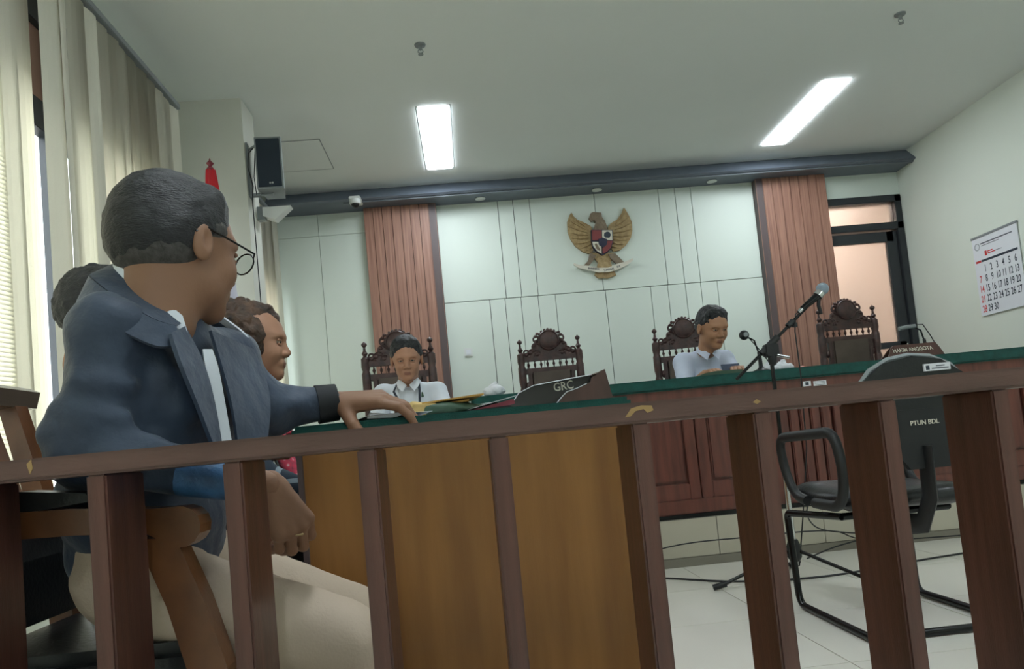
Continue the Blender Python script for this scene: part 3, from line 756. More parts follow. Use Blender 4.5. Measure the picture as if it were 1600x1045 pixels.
# ------------------------------------------------------------------ carved court chairs
def court_chair(label, loc, rz=0, group='tall carved court chairs on the dais'):
    t = thing('court_chair', label, 'chair', loc, rz, group); cw = M['carved']
    for sx in (-1, 1):
        X = sx * .23
        p = [(.027, 0), (.027, .42), (.017, .45), (.026, .50), (.024, .62), (.017, .66), (.030, .72), (.030, .90), (.022, .93), (.031, .97), (.031, 1.08), (.024, 1.10), (.031, 1.13), (.029, 1.19), (.012, 1.205), (.022, 1.225), (.010, 1.245), (.008, 1.27), (.020, 1.282), (.019, 1.296), (.006, 1.306), (.001, 1.312)]
        MB().lathe(p, (X, 0, 0), 14).build('back_post', cw, t, True)
        MB().lathe([(.022, 0), (.024, .05), (.015, .08), (.026, .16), (.026, .34), (.018, .38), (.024, .45), (.016, .52), (.024, .64)], (X, -.46, 0), 12).build('front_leg', cw, t, True)
        b = MB(); b.tube([(X, .0, .69), (X, -.2, .675), (X, -.40, .67), (X, -.50, .655), (X, -.52, .63)], .024, 10, flat=(1.1, .7)); b.build('arm', cw, t, True)
    b = MB(); b.box((-.22, -.46, .36), (.22, 0, .42)); b.build('seat_frame', cw, t, bevel=.006)
    MB().box((-.21, -.45, .42), (.21, -.02, .48)).build('seat_cushion', M['brownpad'], t, bevel=.018)
    MB().box((-.155, -.03, .52), (.155, .01, 1.055)).build('back_pad', M['brownpad'], t, bevel=.014)
    b = MB(); b.box((-.205, -.018, 1.03), (.205, .018, 1.075)); b.box((-.205, -.018, .48), (.205, .018, .53))
    for sx in (-1, 1):
        b.box((sx * .165 - .020, -.016, .5), (sx * .165 + .020, .016, 1.05))
        for z in (.62, .78, .94): b.ell((sx * .188, 0, z), (.022, .014, .03))
    b.build('back_frame', cw, t, bevel=.003)
    b = MB()
    for i in range(8):
        x = -.175 + i * .05; b.lathe([(.010, 1.07), (.004, 1.08), (.009, 1.095), (.012, 1.102), (.009, 1.109), (.004, 1.122), (.010, 1.135)], (x, 0, 0), 8)
    b.build('spindle_row', cw, t, True)
    # crest: rail, scrolls and medallion
    b = MB(); b.box((-.205, -.018, 1.13), (.205, .018, 1.165))
    for sx in (-1, 1):
        for (x, z, r) in ((.185, 1.185, .022), (.155, 1.20, .026), (.125, 1.215, .022), (.165, 1.165, .02), (.118, 1.255, .02), (.098, 1.285, .017), (.102, 1.18, .022), (.10, 1.325, .015), (.085, 1.345, .014)):
            b.ell((sx * x, 0, z), (r, .016, r * .8), u=10, v=8)
        for (cx, cz, R, a0, a1) in ((.135, 1.19, .035, .2, 4.2), (.09, 1.175, .028, -1.5, 2.2), (.105, 1.24, .03, -1, 3), (.095, 1.30, .025, -1.6, 1.8), (.185, 1.20, .02, -.5, 3.2)):
            b.tube([(sx * (cx + R * math.cos(a)), -.006, cz + R * math.sin(a)) for a in [a0 + (a1 - a0) * k / 10 for k in range(11)]], .008, 6)
    b.build('crest_carving', cw, t, True)
    half = [(.205, 1.135), (.205, 1.185), (.18, 1.20), (.175, 1.215), (.15, 1.215), (.14, 1.235), (.125, 1.24), (.118, 1.265), (.108, 1.27), (.102, 1.295), (.092, 1.30), (.06, 1.34)]
    MB().prism(half + [(-x, z) for x, z in half[::-1]], -.008, .010, 'y').build('crest_board', cw, t)
    MB().lathe([(.001, .03), (.05, .028), (.07, .020), (.076, .024), (.083, .018), (.083, -.015), (.001, -.018)], (0, 0, 1.288), 32, mx=Matrix.Rotation(PI / 2, 4, 'X')).build('medallion', cw, t, True)
    b = MB()
    for i in range(9):
        a = .35 + (PI - .7) * i / 8; b.ell((.086 * math.cos(a), 0, 1.288 + .086 * math.sin(a)), (.012, .012, .012), u=8, v=6)
    b.build('medallion_beading', cw, t, True)
    return t
M['brownpad'] = mat('brown_pad', (96, 82, 72), .5, rgb2=(78, 66, 58), scale=8)
c0 = court_chair('empty carved court chair behind the middle of the judges bench, left of the judge', (.68, 5.7, .255))
def chair_copy(label, loc, rz):
    c = copy_tree(c0); c.location = loc; c.rotation_euler = (0, 0, rz); c['label'] = label; return c
chair_copy('carved court chair directly behind the judge reading in a white shirt', (1.765, 5.7, .255), math.radians(-7))
chair_copy('empty carved court chair at the right, in front of the glazed door', (3.11, 5.7, .290), math.radians(2))
c = chair_copy('carved court chair behind the clerk with the lanyard, in front of the left wood column', (-.455, 5.1, .20), math.radians(3))
c.location.z = .255; c.location.y = 5.15

# ------------------------------------------------------------------ judges bench
BX0, BX1, BY0, BY1 = .05, 3.95, 4.02, 4.52
t = thing('judges_bench', 'long dark red wooden judges bench with raised panels on the dais', 'desk', (0, 0, .255))
b = MB(); b.box((BX0, BY0 + .03, 0), (BX1, BY0 + .06, .72)); b.box((BX0, BY0 + .03, 0), (BX0 + .03, BY1, .72)); b.box((BX1 - .03, BY0 + .03, 0), (BX1, BY1, .72)); b.build('carcass', M['bench'], t)
b = MB(); b.box((BX0 - .005, BY0 - .012, .0), (BX1 + .005, BY0 + .04, .022)); b.build('base_strip', M['blackmetal'], t)
b = MB(); b.box((BX0, BY0 + .0, .64), (BX1, BY0 + .03, .735)); b.box((BX0, BY0, .022), (BX1, BY0 + .03, .10)); b.build('rails', M['bench'], t, bevel=.004)
x = BX0; i = 0
while x < BX1 - .2:
    w = .40; 
    if i in (4,):   # fluted stretch in the middle
        b = MB(); [b.box((x + .02 + k * .062, BY0 - .004, .10), (x + .072 + k * .062, BY0 + .03, .64)) for k in range(6)]; b.build('fluted_panel', M['bench'], t, bevel=.006)
    else:
        o = MB(); s = .065
        o.box((x + .004, BY0 + .004, .10), (x + s, BY0 + .03, .64)); o.box((x + w - s, BY0 + .004, .10), (x + w - .004, BY0 + .03, .64)); o.box((x + s, BY0 + .004, .10), (x + w - s, BY0 + .03, .19)); o.box((x + s, BY0 + .004, .58), (x + w - s, BY0 + .03, .64))
        d = o.build('door_panel', M['bench'], t, bevel=.004)
        MB().box((x + s + .012, BY0 + .014, .20), (x + w - s - .012, BY0 + .032, .57)).build('raised_field', M['bench'], d, bevel=.008)
    x += w; i += 1
# the cloth covered top
b = MB(); b.box((BX0 - .03, BY0 - .03, .712), (BX1 + .03, BY1 + .03, .776)); b.build('cloth_top', M['green'], t, bevel=.010)
o = MB(); o.box((0, -.003, -.014), (.045, 0, .014)); s_ = o.build('notice_sticker', M['white']); s_.location = (1.895, 4.0, .935)
tag(s_, 'small white square sticker on the bench front below the green cloth', 'sticker'); s_.location.y = 4.021
MB().box((.012, -.0035, -.008), (.032, -.003, .008)).build('sticker_mark', M['ink'], s_)
o = MB().box((0, -.003, -.015), (.075, 0, .015)).build('notice_sticker', M['white']); o.location = (1.955, 4.021, .93); tag(o, 'small wide white sticker on the bench front, right of the square one', 'sticker')
b = MB(); [b.box((.006, -.0035, -.008 + k * .008), (.066, -.003, -.005 + k * .008)) for k in range(3)]; b.build('sticker_print', M['grey'], o)

# name board on the bench
def name_board(label, loc, rz, w, h, m, txt, ts, tm, slope=.25):
    t = thing('name_board', label, 'nameplate', loc, rz)
    A = [(-w / 2, 0), (-w / 2 + .03, .35 * h), (-w / 2 + .055, .8 * h), (-w / 2 + .08, h), (w / 2 - .025, h), (w / 2 - .012, .6 * h), (w / 2, 0)]
    b = MB(); n = len(A)
    for s in (-1, 1):
        F = [b.bm.verts.new((x, s * (.045 - .040 * z / h), z)) for x, z in A]; G = [b.bm.verts.new((x, s * (.045 - .040 * z / h) - s * .006, z)) for x, z in A]
        b.bm.faces.new(F); b.bm.faces.new(G[::-1])
        for i in range(n): b.bm.faces.new((F[i], G[i], G[(i + 1) % n], F[(i + 1) % n]))
    b.build('board', m, t)
    tilt = math.atan(.040 / h)
    text('lettering', txt, ts, Matrix.Translation((.0, -(.045 - .040 * .60) - .0040, h * .60)) @ Matrix.Rotation(PI / 2 - tilt, 4, 'X'), tm, t, .0006, .8)
    return t
name_board('brown wooden name board lettered HAKIM ANGGOTA on the judges bench', (2.62, 4.14, 1.031), 0, .36, .085, M['platewood'], 'HAKIM ANGGOTA', .036, M['cream'])

# items on the bench
t = thing('plastic_sheet', 'crumpled white plastic sheet on the bench right of the judge', 'wrapping', (1.90, 4.36, 1.039))
sdf_obj('sheet', [([eli((0, 0, .02), (.11, .08, .03), .02), cap((-.05, 0, .03), (-.01, .02, .075), .02, .015, .03), cap((.03, 0, .03), (.05, 0, .06), .02, .012, .03)], .006)], M['white'], t, disp=lambda co, n: noise.fractal(co * 35, 1, 2, 3) * .010)
t = thing('snack_packet', 'small orange packet on the bench behind the microphone stand', 'packet', (2.03, 4.3, 1.031))
MB().ell((0, 0, .012), (.04, .025, .014)).build('packet', mat('orange_wrap', (206, 96, 60), .4), t, True)
t = thing('tissue_pack', 'white tissue pack at the left end of the judges bench', 'tissue', (.16, 4.2, 1.037))
sdf_obj('pack', [([eli((0, 0, .03), (.065, .05, .036), .02), cap((0, 0, .05), (.01, 0, .075), .02, .01, .02)], .005)], M['white'], t, disp=lambda co, n: noise.fractal(co * 30, 1, 2, 3) * .006)
def gooseneck(label, x, y, headv, z=1.031):
    t = thing('desk_microphone', label, 'microphone', (x, y, z), 0, 'desk microphones on the judges bench'); hx, hz = headv
    MB().lathe([(.05, 0), (.05, .018), (.02, .03), (.012, .04)], seg=20).build('base', M['blackplastic'], t, True)
    MB().tube([(0, 0, .03), (0, 0, .09), (hx * .05, 0, .13)], .013, 10, r1=.009).build('grip', M['blackplastic'], t, True)
    MB().tube([(hx * .05, 0, .12), (hx * .3, 0, .12 + (hz - .12) * .7), (hx * .8, 0, hz - .012), (hx * .95, 0, hz)], .005, 8).build('gooseneck', M['blackmetal'], t, True)
    return t
g = gooseneck('short desk microphone with round foam head beside the judge in the white shirt', 1.76, 4.25, (-.075, .235))
MB().ell((-.080, 0, .238), (.030, .026, .030)).build('foam_head', M['blackplastic'], g, True); MB().lathe([(.014, .0), (.014, .006), (.004, .008)], (-.080, -.024, .238), 12, mx=Matrix.Rotation(PI / 2, 4, 'X')).build('head_ring', M['grey'], g, True)
MB().tube([(-.05, 0, .215), (.02, 0, .12), (.07, .0, .03), (.09, 0, .003)], .003, 6).build('cable', M['blackplastic'], g, True)
g = gooseneck('slim desk microphone pointing left behind the HAKIM ANGGOTA board', 2.86, 4.36, (-.06, .215))
MB().tube([(-.05, 0, .215), (-.10, 0, .213), (-.155, 0, .206)], .013, 10).build('head', M['grey'], g, True)
MB().tube([(-.04, 0, .222), (.0, 0, .222), (.04, 0, .15), (.08, .0, .06), (.10, 0, .003)], .003, 6).build('cable', M['blackplastic'], g, True)

# ------------------------------------------------------------------ microphone boom stand
t = thing('microphone_stand', 'black tripod microphone boom stand on the floor before the judges bench', 'microphone stand', (1.42, 3.3, 0))
MB().tube([(0, 0, .09), (0, 0, .60)], .013, 12).build('lower_pole', M['chrome'], t, True)
MB().tube([(0, 0, .55), (0, 0, 1.05)], .009, 12).build('upper_pole', M['blackmetal'], t, True)
MB().lathe([(.02, .10), (.032, .12), (.032, .17), (.02, .20)], seg=16).build('hub', M['blackplastic'], t, True)
for fx, fy in ((-.35, .035), (.24, -.30), (.12, .34)):
    l = MB().tube([(fx * .05, fy * .05, .15), (fx, fy, .016)], .008, 10).build('leg', M['blackmetal'], t, True)
    v = Vector((fx, fy, 0)).normalized() * .03
    MB().tube([(fx - v.x, fy - v.y, .026), (fx + v.x, fy + v.y, .014)], .014, 10).build('rubber_foot', M['blackplastic'], l, True)
b = MB(); b.lathe([(.016, -.03), (.02, 0), (.016, .03)], (.005, 0, 1.03), 14); b.box((-.03, -.02, 1.04), (.035, .02, 1.10)); b.build('clutch', M['blackplastic'], t, bevel=.005)
MB().tube([(.02, -.02, 1.045), (.075, -.02, 1.03)], .007, 8).build('clutch_lever', M['chrome'], t, True)
bm_ = MB().tube([(-.175, 0, .952), (.27, 0, 1.318)], .0075, 10).build('boom', M['blackmetal'], t, True)
b = MB(); b.tube([(-.045, 0, 1.059), (.04, 0, 1.13)], .016, 10); b.tube([(.095, 0, 1.176), (.125, 0, 1.20)], .014, 10); b.lathe([(.012, 0), (.012, -.02)], (.13, 0, 1.19), 10); b.build('boom_grip', M['blackplastic'], bm_, True)
mc = MB().tube([(.175, 0, 1.252), (.262, 0, 1.312)], .013, 14, r1=.019).build('microphone_body', M['blackmetal'], t, True)
mc['label'] = 'handheld vocal microphone clipped to the boom'
MB().ell((.283, 0, 1.338), (.029, .029, .029)).build('microphone_head', M['micgrey'], mc, True)
MB().tube([(.255, 0, 1.305), (.272, 0, 1.322)], .023, 16).build('head_ring', M['chrome'], mc, True)
MB().tube([(.155, 0, 1.238), (.178, 0, 1.254)], .010, 12).build('cable_plug', M['chrome'], mc, True)
MB().tube([(.262, 0, 1.30), (.255, 0, 1.262), (.262, 0, 1.22)], .009, 8).build('clip', M['blackplastic'], t, True)
MB().tube([(.165, 0, 1.245), (.14, 0, 1.23), (.128, 0, 1.15), (.13, .0, .95), (.12, .01, .6), (.07, .02, .3), (.06, .1, .06), (.10, .3, .01), (.22, .45, .006)], .0032, 6).build('cable', M['blackplastic'], t, True)

# cables on the floor
def cable(label, pts, r=.005):
    P = [Vector(p) for p in pts]; out = []
    for i in range(len(P) - 1):
        a, b_, c, d = P[max(i - 1, 0)], P[i], P[i + 1], P[min(i + 2, len(P) - 1)]
        for k in range(6):
            u = k / 6; out.append(.5 * ((2 * b_) + (c - a) * u + (2 * a - 5 * b_ + 4 * c - d) * u * u + (3 * b_ - a - 3 * c + d) * u ** 3))
    out.append(P[-1]); tag(MB().tube(out, r, 6).build('floor_cable', M['blackplastic'], None, True), label, 'cable')
cable('thin black cable running straight across the floor to the table leg', [(.55, 4.0, .006), (.9, 3.72, .006), (1.2, 3.45, .006), (1.6, 3.36, .006), (2.2, 3.5, .006), (3.4, 3.72, .006)])
cable('black cable lying along the foot of the dais', [(.5, 3.93, .01), (1.0, 3.945, .12), (1.45, 3.94, .13), (1.9, 3.93, .12), (2.2, 3.92, .04), (3.4, 3.90, .006)], .004)
cable('black cable looping down from the bench behind the visitor chair', [(1.85, 3.99, .30), (1.80, 3.96, .22), (1.84, 3.93, .14), (2.0, 3.92, .10), (2.15, 3.90, .08), (1.9, 3.88, .04), (1.7, 3.8, .01)], .004)

# ------------------------------------------------------------------ visitor chair
t = thing('visitor_chair', 'black sled-base visitor chair with hooped back standing alone behind the railing', 'chair', (1.48, 2.35, 0))
tb = M['blackmetal']; r = .0135
def arc(pts, n=6, rad=.05):
    P = [Vector(p) for p in pts]; out = [P[0]]
    for i in range(1, len(P) - 1):
        a = (P[i - 1] - P[i]); c = (P[i + 1] - P[i]); q = min(rad, a.length / 2, c.length / 2); A = P[i] + a.normalized() * q; B = P[i] + c.normalized() * q
        for k in range(n + 1): u = k / n; out.append((1 - u) ** 2 * A + 2 * u * (1 - u) * P[i] + u * u * B)
    out.append(P[-1]); return out
hw = .245
for sx in (-1, 1):
    X = sx * hw
    MB().tube(arc([(X * .80, .20, .385), (X, .53, .375), (X, .545, .36), (X * .985, .53, .0145), (X, 0, .0145), (X * .9, 0.0, .0145)], rad=.05), r, 12).build('side_frame', tb, t, True)
    XA = X * 1.0
    MB().tube(arc([(XA * .98, .36, .435), (XA * .98, .46, .45), (XA, .52, .55), (XA * 1.02, .53, .675), (XA * 1.0, .09, .69), (XA * 1.0, .05, .55), (XA * .98, .10, .43), (XA * .98, .30, .43)], rad=.06), .017, 12, flat=(1, 1.15)).build('armrest', M['blackplastic'], t, True)
MB().tube([(-hw, 0, .0145), (hw, 0, .0145)], r, 12).build('rear_crossbar', tb, t, True)
MB().tube([(-hw * .8, .20, .385), (hw * .8, .20, .385)], r, 12).build('seat_crossbar', tb, t, True)
sdf_obj('seat', [([cap((-.15, .13, .44), (-.15, .50, .45), .045, .045, .08, ((0, 0, 1), .55)), cap((.15, .13, .44), (.15, .50, .45), .045, .045, .08, ((0, 0, 1), .55)), cap((-.15, .14, .44), (.15, .14, .44), .05, .05, .08, ((0, 0, 1), .5)), cap((-.15, .50, .445), (.15, .50, .445), .06, .06, .08, ((0, 0, 1), .6)), eli((0, .32, .445), (.22, .24, .038), .06)], .008)], M['blackleather'], t)
# back: shield-shaped shell with spine
prof = [(-.165, .60), (-.10, .575), (.10, .575), (.165, .60), (.20, .70), (.20, .78), (.17, .85), (.10, .90), (0, .918), (-.10, .90), (-.17, .85), (-.20, .78), (-.20, .70)]
MB().prism(prof, -.012, .030, 'y').build('backrest', M['blackleather'], t, bevel=.010)
MB().tube([(x, .008, z) for x, z in ((-.20, .70), (-.203, .76), (-.185, .83), (-.14, .88), (-.075, .912), (0, .922), (.075, .912), (.14, .88), (.185, .83), (.203, .76), (.20, .70))], .009, 8).build('back_piping', M['grey'], t, True)
b = MB(); b.prism([(-.10, .74), (.12, .74), (.12, .60), (.08, .545), (-.06, .545), (-.10, .60)], -.03, -.008, 'y'); b.build('rear_cover', M['blackplastic'], t, bevel=.006)
b = MB(); b.tube([(.0, -.02, .62), (0, -.015, .45), (0, .04, .36), (0, .14, .345), (0, .26, .385)], .022, 12, flat=(1.7, .6)); b.build('spine', M['blackplastic'], t, True)
o = MB().box((.035, -.020, .862), (.125, -.012, .886)).build('asset_label', M['white'], t)
b = MB(); b.box((.040, -.021, .866), (.052, -.0195, .880)); b.box((.060, -.021, .868), (.118, -.0195, .871)); b.box((.075, -.021, .876), (.105, -.0195, .879)); b.build('label_print', M['ink'], o)
text('lettering', 'PTUN BDL', .021, Matrix.Translation((.004, -.0315, .695)) @ Matrix.Rotation(PI / 2, 4, 'X'), M['cream'], t, .0005, 1.0)

# ------------------------------------------------------------------ railing in front
t = thing('wooden_railing', 'dark brown wooden railing with flat balusters across the whole foreground', 'railing', (0, 1.04, 0))
b = MB(); b.box((-1.5, -.006, .7635), (4.3, .126, .7935)); b.build('top_rail', M['rail'], t, bevel=.004)
b = MB(); b.box((-1.5, .02, .04), (4.3, .10, .10)); b.build('bottom_rail', M['rail'], t, bevel=.004)
bx = [-1.44, -1.26, -1.08, -.90, -.715, -.531, -.347, -.161, .026, .231, .411, .60, .774, .96, 1.145, 1.33, 1.515]
me = None
for x in bx:
    if me is None:
        o = MB().box((0, 0, 0), (.027, .118, .764)).build('baluster', M['railv'], t, bevel=.003); me = o.data
    else:
        o = bpy.data.objects.new('baluster', me); C.objects.link(o); o.parent = t
    o.location = (x, 0, 0)
b = MB(); b.box((1.9, 0, 0), (1.96, .118, .765)); 
b.build('end_post', M['railv'], t)
# wear marks on the rail
wm = mat('bare_wood_chip', (170, 138, 92), .8)
for pl in ([(.222, .7735), (.232, .7855), (.247, .7885), (.262, .787), (.264, .780), (.255, .777), (.250, .783), (.238, .781), (.230, .774)], [(.410, .778), (.416, .782), (.422, .778), (.416, .775)], [(-.604, .786), (-.598, .792), (-.596, .780), (-.600, .772)]):
    MB().prism(pl, -.0068, -.005, 'y').build('worn_chip', wm, t)

# ------------------------------------------------------------------ counsel table
TX0, TX1, TY0, TY1, TZ = -.385, .362, 1.60, 3.2, .833
t = thing('counsel_table', 'counsel table with green cloth top and orange veneer end panel behind the railing', 'table', (0, 0, 0))
b = MB(); b.box((TX0, TY0, TZ - .030), (TX1, TY1, TZ)); b.build('green_top', M['green'], t, bevel=.008)
b = MB(); b.box((-.372, TY0 + .03, .03), (.345, TY0 + .05, TZ - .03)); b.build('end_panel', M['veneer'], t)
b = MB(); b.box((.325, TY0 + .05, .03), (.345, TY1 - .05, TZ - .03)); b.build('front_panel', M['veneer'], t)
b = MB(); b.box((-.372, TY1 - .07, .03), (.345, TY1 - .05, TZ - .03)); b.build('far_panel', M['veneer'], t)
b = MB(); b.box((-.382, TY0 + .022, .03), (-.370, TY0 + .055, TZ - .03)); b.box((.343, TY0 + .022, .03), (.353, TY0 + .055, TZ - .03)); b.build('edge_strip', M['coltrim'], t)
b = MB(); b.box((-.375, TY0 + .026, 0), (.348, TY0 + .054, .03)); b.build('plinth', M['blackplastic'], t)

def slab(name, label, cat, c, size, rz, m, tilt=(0, 0), bev=.001, group=None, corner=None):
    t = thing(name, label, cat, c, rz, group); t.rotation_euler = (tilt[0], tilt[1], rz)
    MB().box((-size[0] / 2, -size[1] / 2, 0), (size[0] / 2, size[1] / 2, size[2])).build('cover' if cat in ('folder', 'book') else 'sheet', m, t, bevel=bev); return t
Z = TZ + .001
slab('paper_sheet', 'white sheet under the fingers of the man in the navy jacket', 'paper', (-.185, 1.70, Z + .004), (.15, .16, .001), .5, M['white'], (-.06, .0), 0)
b = MB(); b.prism([(-.222, .003), (-.215, .016), (-.18, .010), (-.128, .010), (-.160, .0)], 1.615, 1.617, 'y'); o = b.build('paper_sheet', M['white']); o.location = (0, 0, Z); tag(o, 'folded white paper corner pinched between the thumb and fingers on the table', 'paper')
slab('paper_sheet', 'white sheet lying flat beneath the navy sleeve cuff', 'paper', (-.27, 1.78, Z), (.12, .20, .002), .1, M['white'], (0, 0), 0)
slab('paper_sheet', 'long white sheet under the green folder', 'paper', (.0, 1.80, Z), (.30, .21, .002), .12, M['white'], (0, 0), 0)
g = thing('green_folder', 'bulging dark green plastic folder beside the envelopes on the counsel table', 'folder', (-.02, 1.86, Z + .008))
sdf_obj('cover', [([cap((-.08, 0, .012), (.10, .02, .008), .02, .010, .02, ((0, 1, 0), 4)), eli((-.04, 0, .014), (.06, .08, .014), .02)], .005)], M['folder'], g, disp=lambda co, n: noise.fractal(co * 25, 1, 2, 3) * .003)
g = thing('manila_envelope', 'crumpled pale manila envelope next to the fingertips', 'envelope', (-.10, 1.84, Z + .003), .2)
sdf_obj('sheet', [([cap((-.05, 0, .018), (.025, 0, .016), .018, .018, .02, ((0, 1, 0), 3)), cap((-.04, -.01, .034), (.02, -.01, .028), .007, .006, .01, ((0, 1, 0), 7))], .004)], M['manila2'], g, disp=lambda co, n: noise.fractal(co * Vector((20, 20, 70)), 1, 2, 3) * .004 if False else noise.noise(co * 45) * .003)
slab('manila_envelope', 'flat brown manila envelope resting on top of the stack', 'envelope', (-.05, 1.90, Z + .040), (.155, .22, .004), .15, M['manila'], (.0, -.075))
slab('manila_envelope', 'second brown manila envelope under the flat one', 'envelope', (-.06, 1.91, Z + .031), (.12, .20, .004), .05, M['manila'], (.0, -.06))
slab('bound_booklet', 'maroon bound booklet standing behind the paper beside the name board', 'book', (.05, 1.80, Z + .004), (.10, .15, .012), .2, M['bookred'], (0, -.18))
slab('bound_booklet', 'dark booklet with white page edge beneath the maroon one', 'book', (.035, 1.76, Z), (.10, .15, .006), .25, M['blackplastic'], (0, -.05))
slab('paper_sheet', 'white sheet leaning on the maroon booklet', 'paper', (.052, 1.82, Z + .022), (.11, .14, .0012), .2, M['white'], (0, -.2), 0)
# table name board: two shaped boards set as a wedge
t = thing('name_board', 'dark name board lettered GRC with brown shaped ends on the counsel table', 'nameplate', (0, 1.78, Z))
def strip(poly, y0, y1, m, nm):
    MB().prism(poly, y0, y1, 'y').build(nm, m, t, bevel=.0015)
strip([(.088, 0), (.104, .020), (.118, .026), (.132, .044), (.172, .060), (.318, .074), (.335, .070), (.315, 0)], .075, .081, M['platedark'], 'lettered_board')
strip([(.212, 0), (.234, .022), (.245, .031), (.272, .038), (.296, .047), (.306, .051), (.310, .062), (.345, .079), (.3585, 0)], .0, .006, M['platewood'], 'end_board')
b = MB()
pa = [(.172, .060), (.245, .067), (.318, .074)]
b.sheet([(x, .078, z + .002) for x, z in pa], [(x + .004, .060, z + .0005) for x, z in pa], .002)
pb = [(.212, 0), (.234, .022), (.245, .031), (.272, .038), (.296, .047)]
b.sheet([(x, .004, z + .0015) for x, z in pb], [(x, -.003, z + .0015) for x, z in pb], .002)
pc = [(.088, 0), (.104, .020), (.118, .026), (.132, .044), (.172, .060)]
b.sheet([(x, .083, z + .0015) for x, z in pc], [(x, .070, z + .0015) for x, z in pc], .002)
b.build('pale_edge', M['white'], t)
b = MB(); b.sheet([(.318, .078, .074), (.335, .078, .070)], [(.330, .004, .074), (.345, .004, .079)], .003); b.build('top_bridge', M['platewood'], t)
text('lettering', 'GRC', .030, Matrix.Translation((.248, .0742, .052)) @ Matrix.Rotation(PI / 2, 4, 'X') @ Matrix.Rotation(.08, 4, 'Z'), M['cream'], t, .0006, .85)

# ------------------------------------------------------------------ wooden armchair of the man
def armchair(label, loc, rz):
    t = thing('wooden_armchair', label, 'chair', loc, rz); w = M['armwood']
    # local: facing +X, seat centre at origin
    for sy in (-1, 1):
        Y = sy * .214
        b = MB(); b.prism([(-.27, .70), (-.20, .722), (.0, .716), (.12, .704)] + [(.158 + .032 * math.cos(a), .672 + .032 * math.sin(a)) for a in [1.4 - k * .45 for k in range(9)]] + [(.11, .665), (.0, .675), (-.2, .680), (-.27, .66)], Y - .025, Y + .025, 'y')
        a = b.build('arm', w, t, bevel=.011)
        b = MB(); b.prism([(-.26, .722), (-.20, .748), (-.08, .75), (.02, .738), (.03, .725), (-.05, .718), (-.2, .722)], Y - .026, Y + .026, 'y'); b.build('arm_pad', M['blackleather'], a, bevel=.012)
        b = MB(); b.prism([(.09, .66), (.15, .655), (.185, .56), (.215, .45), (.20, .30), (.215, 0), (.165, 0), (.15, .30), (.155, .45), (.13, .55)], Y - .022, Y + .022, 'y'); b.build('front_leg', w, t, bevel=.006)
        b = MB(); b.prism([(-.30, 0), (-.255, 0), (-.235, .42), (-.25, .60), (-.30, .80), (-.335, .935), (-.37, .93), (-.34, .80), (-.295, .60), (-.285, .42)], Y - .022, Y + .022, 'y'); b.build('back_leg', w, t, bevel=.006)
    b = MB(); b.box((-.26, -.21, .38), (.19, .21, .425)); b.build('seat_frame', w, t, bevel=.006)
    MB().box((-.25, -.205, .425), (.20, .205, .487)).build('seat_cushion', M['blackleather'], t, bevel=.02)
    b = MB(); b.prism([(-.375, .925), (-.335, .93), (-.325, .965), (-.345, .975), (-.375, .965)], -.27, .27, 'y'); b.build('top_rail', M['armtop'], t, bevel=.008)
    b = MB(); b.prism([(-.262, .50), (-.225, .50), (-.225, .62), (-.250, .72), (-.285, .72), (-.27, .62)], -.19, .19, 'y'); b.build('back_pad', M['blackleather'], t, bevel=.012)
    b = MB(); b.prism([(-.285, .70), (-.265, .70), (-.335, .93), (-.355, .93)], -.11, .11, 'y'); b.build('back_splat', w, t, bevel=.004)
    return t
M['armtop'] = mat('polished_rail', (120, 104, 92), .2, coat=.5)
armchair('wooden armchair with black padded arms under the man in the navy jacket', (-.62, 1.412, 0), 0)

# ------------------------------------------------------------------ people
# 1. the man in the navy jacket
J = dict(pelvis=(-.595, 1.385, .60), waist=(-.60, 1.385, .72), chest=(-.56, 1.385, .885), neckb=(-.545, 1.375, 1.03),
         shR=(-.58, 1.25, 1.0), shL=(-.50, 1.545, .985), elR=(-.62, 1.225, .80), wrR=(-.40, 1.19, .735), elL=(-.42, 1.60, .872), wrL=(-.283, 1.64, .880),
         hipR=(-.59, 1.30, .575), hipL=(-.59, 1.47, .585), knR=(-.248, 1.30, .440), knL=(-.262, 1.47, .435), anR=(-.29, 1.30, .09), anL=(-.30, 1.47, .09))
wrist = Vector((-.345, 1.235, .722))
J['wrR'] = wrist
root, inv, HM, P = seated('man in a navy jacket and glasses seated in the foreground, looking right', None, (-.60, 1.385, 0), 0, .49, 'skin', J,
    (-.503, 1.36, 1.165), math.radians(55), math.radians(7), 0, 1.06, 'jacket', 'long', 'beige',
    hands={'R': dict(dir=(.5, .25, -1), back=(.7, -.75, .2), curl=(.7, 1.0, .7), thumb=(.5, .5)), 'L': dict(dir=(1, -.12, -.02), back=(0, -.35, 1), curl=[(.25, .55, .35), (.35, .7, .5), (.45, .8, .6), (.5, .9, .6)], thumb=(.95, .75), spread=.15, s=1.10)},
    jaw=1.12, torso=(1.0, .98), topname='jacket', neck=.062, topdisp=cloth_noise(.009, 8, .011), sleeve_end=.80, folds=[((-.645, 1.190, .875), (-.545, 1.197, .850), .013), ((-.66, 1.196, .838), (-.51, 1.205, .812), .014), ((-.61, 1.190, .915), (-.54, 1.210, .905), .012), ((-.57, 1.196, .775), (-.48, 1.192, .795), .013), ((-.63, 1.195, .80), (-.55, 1.192, .782), .012),
        ((-.47, 1.60, .915), (-.40, 1.565, .89), .012), ((-.42, 1.555, .865), (-.36, 1.580, .88), .010), ((-.52, 1.27, .97), (-.485, 1.285, .86), .014)])
hair_short(root, inv, HM, 'hairblack', .004, -.01, .002)
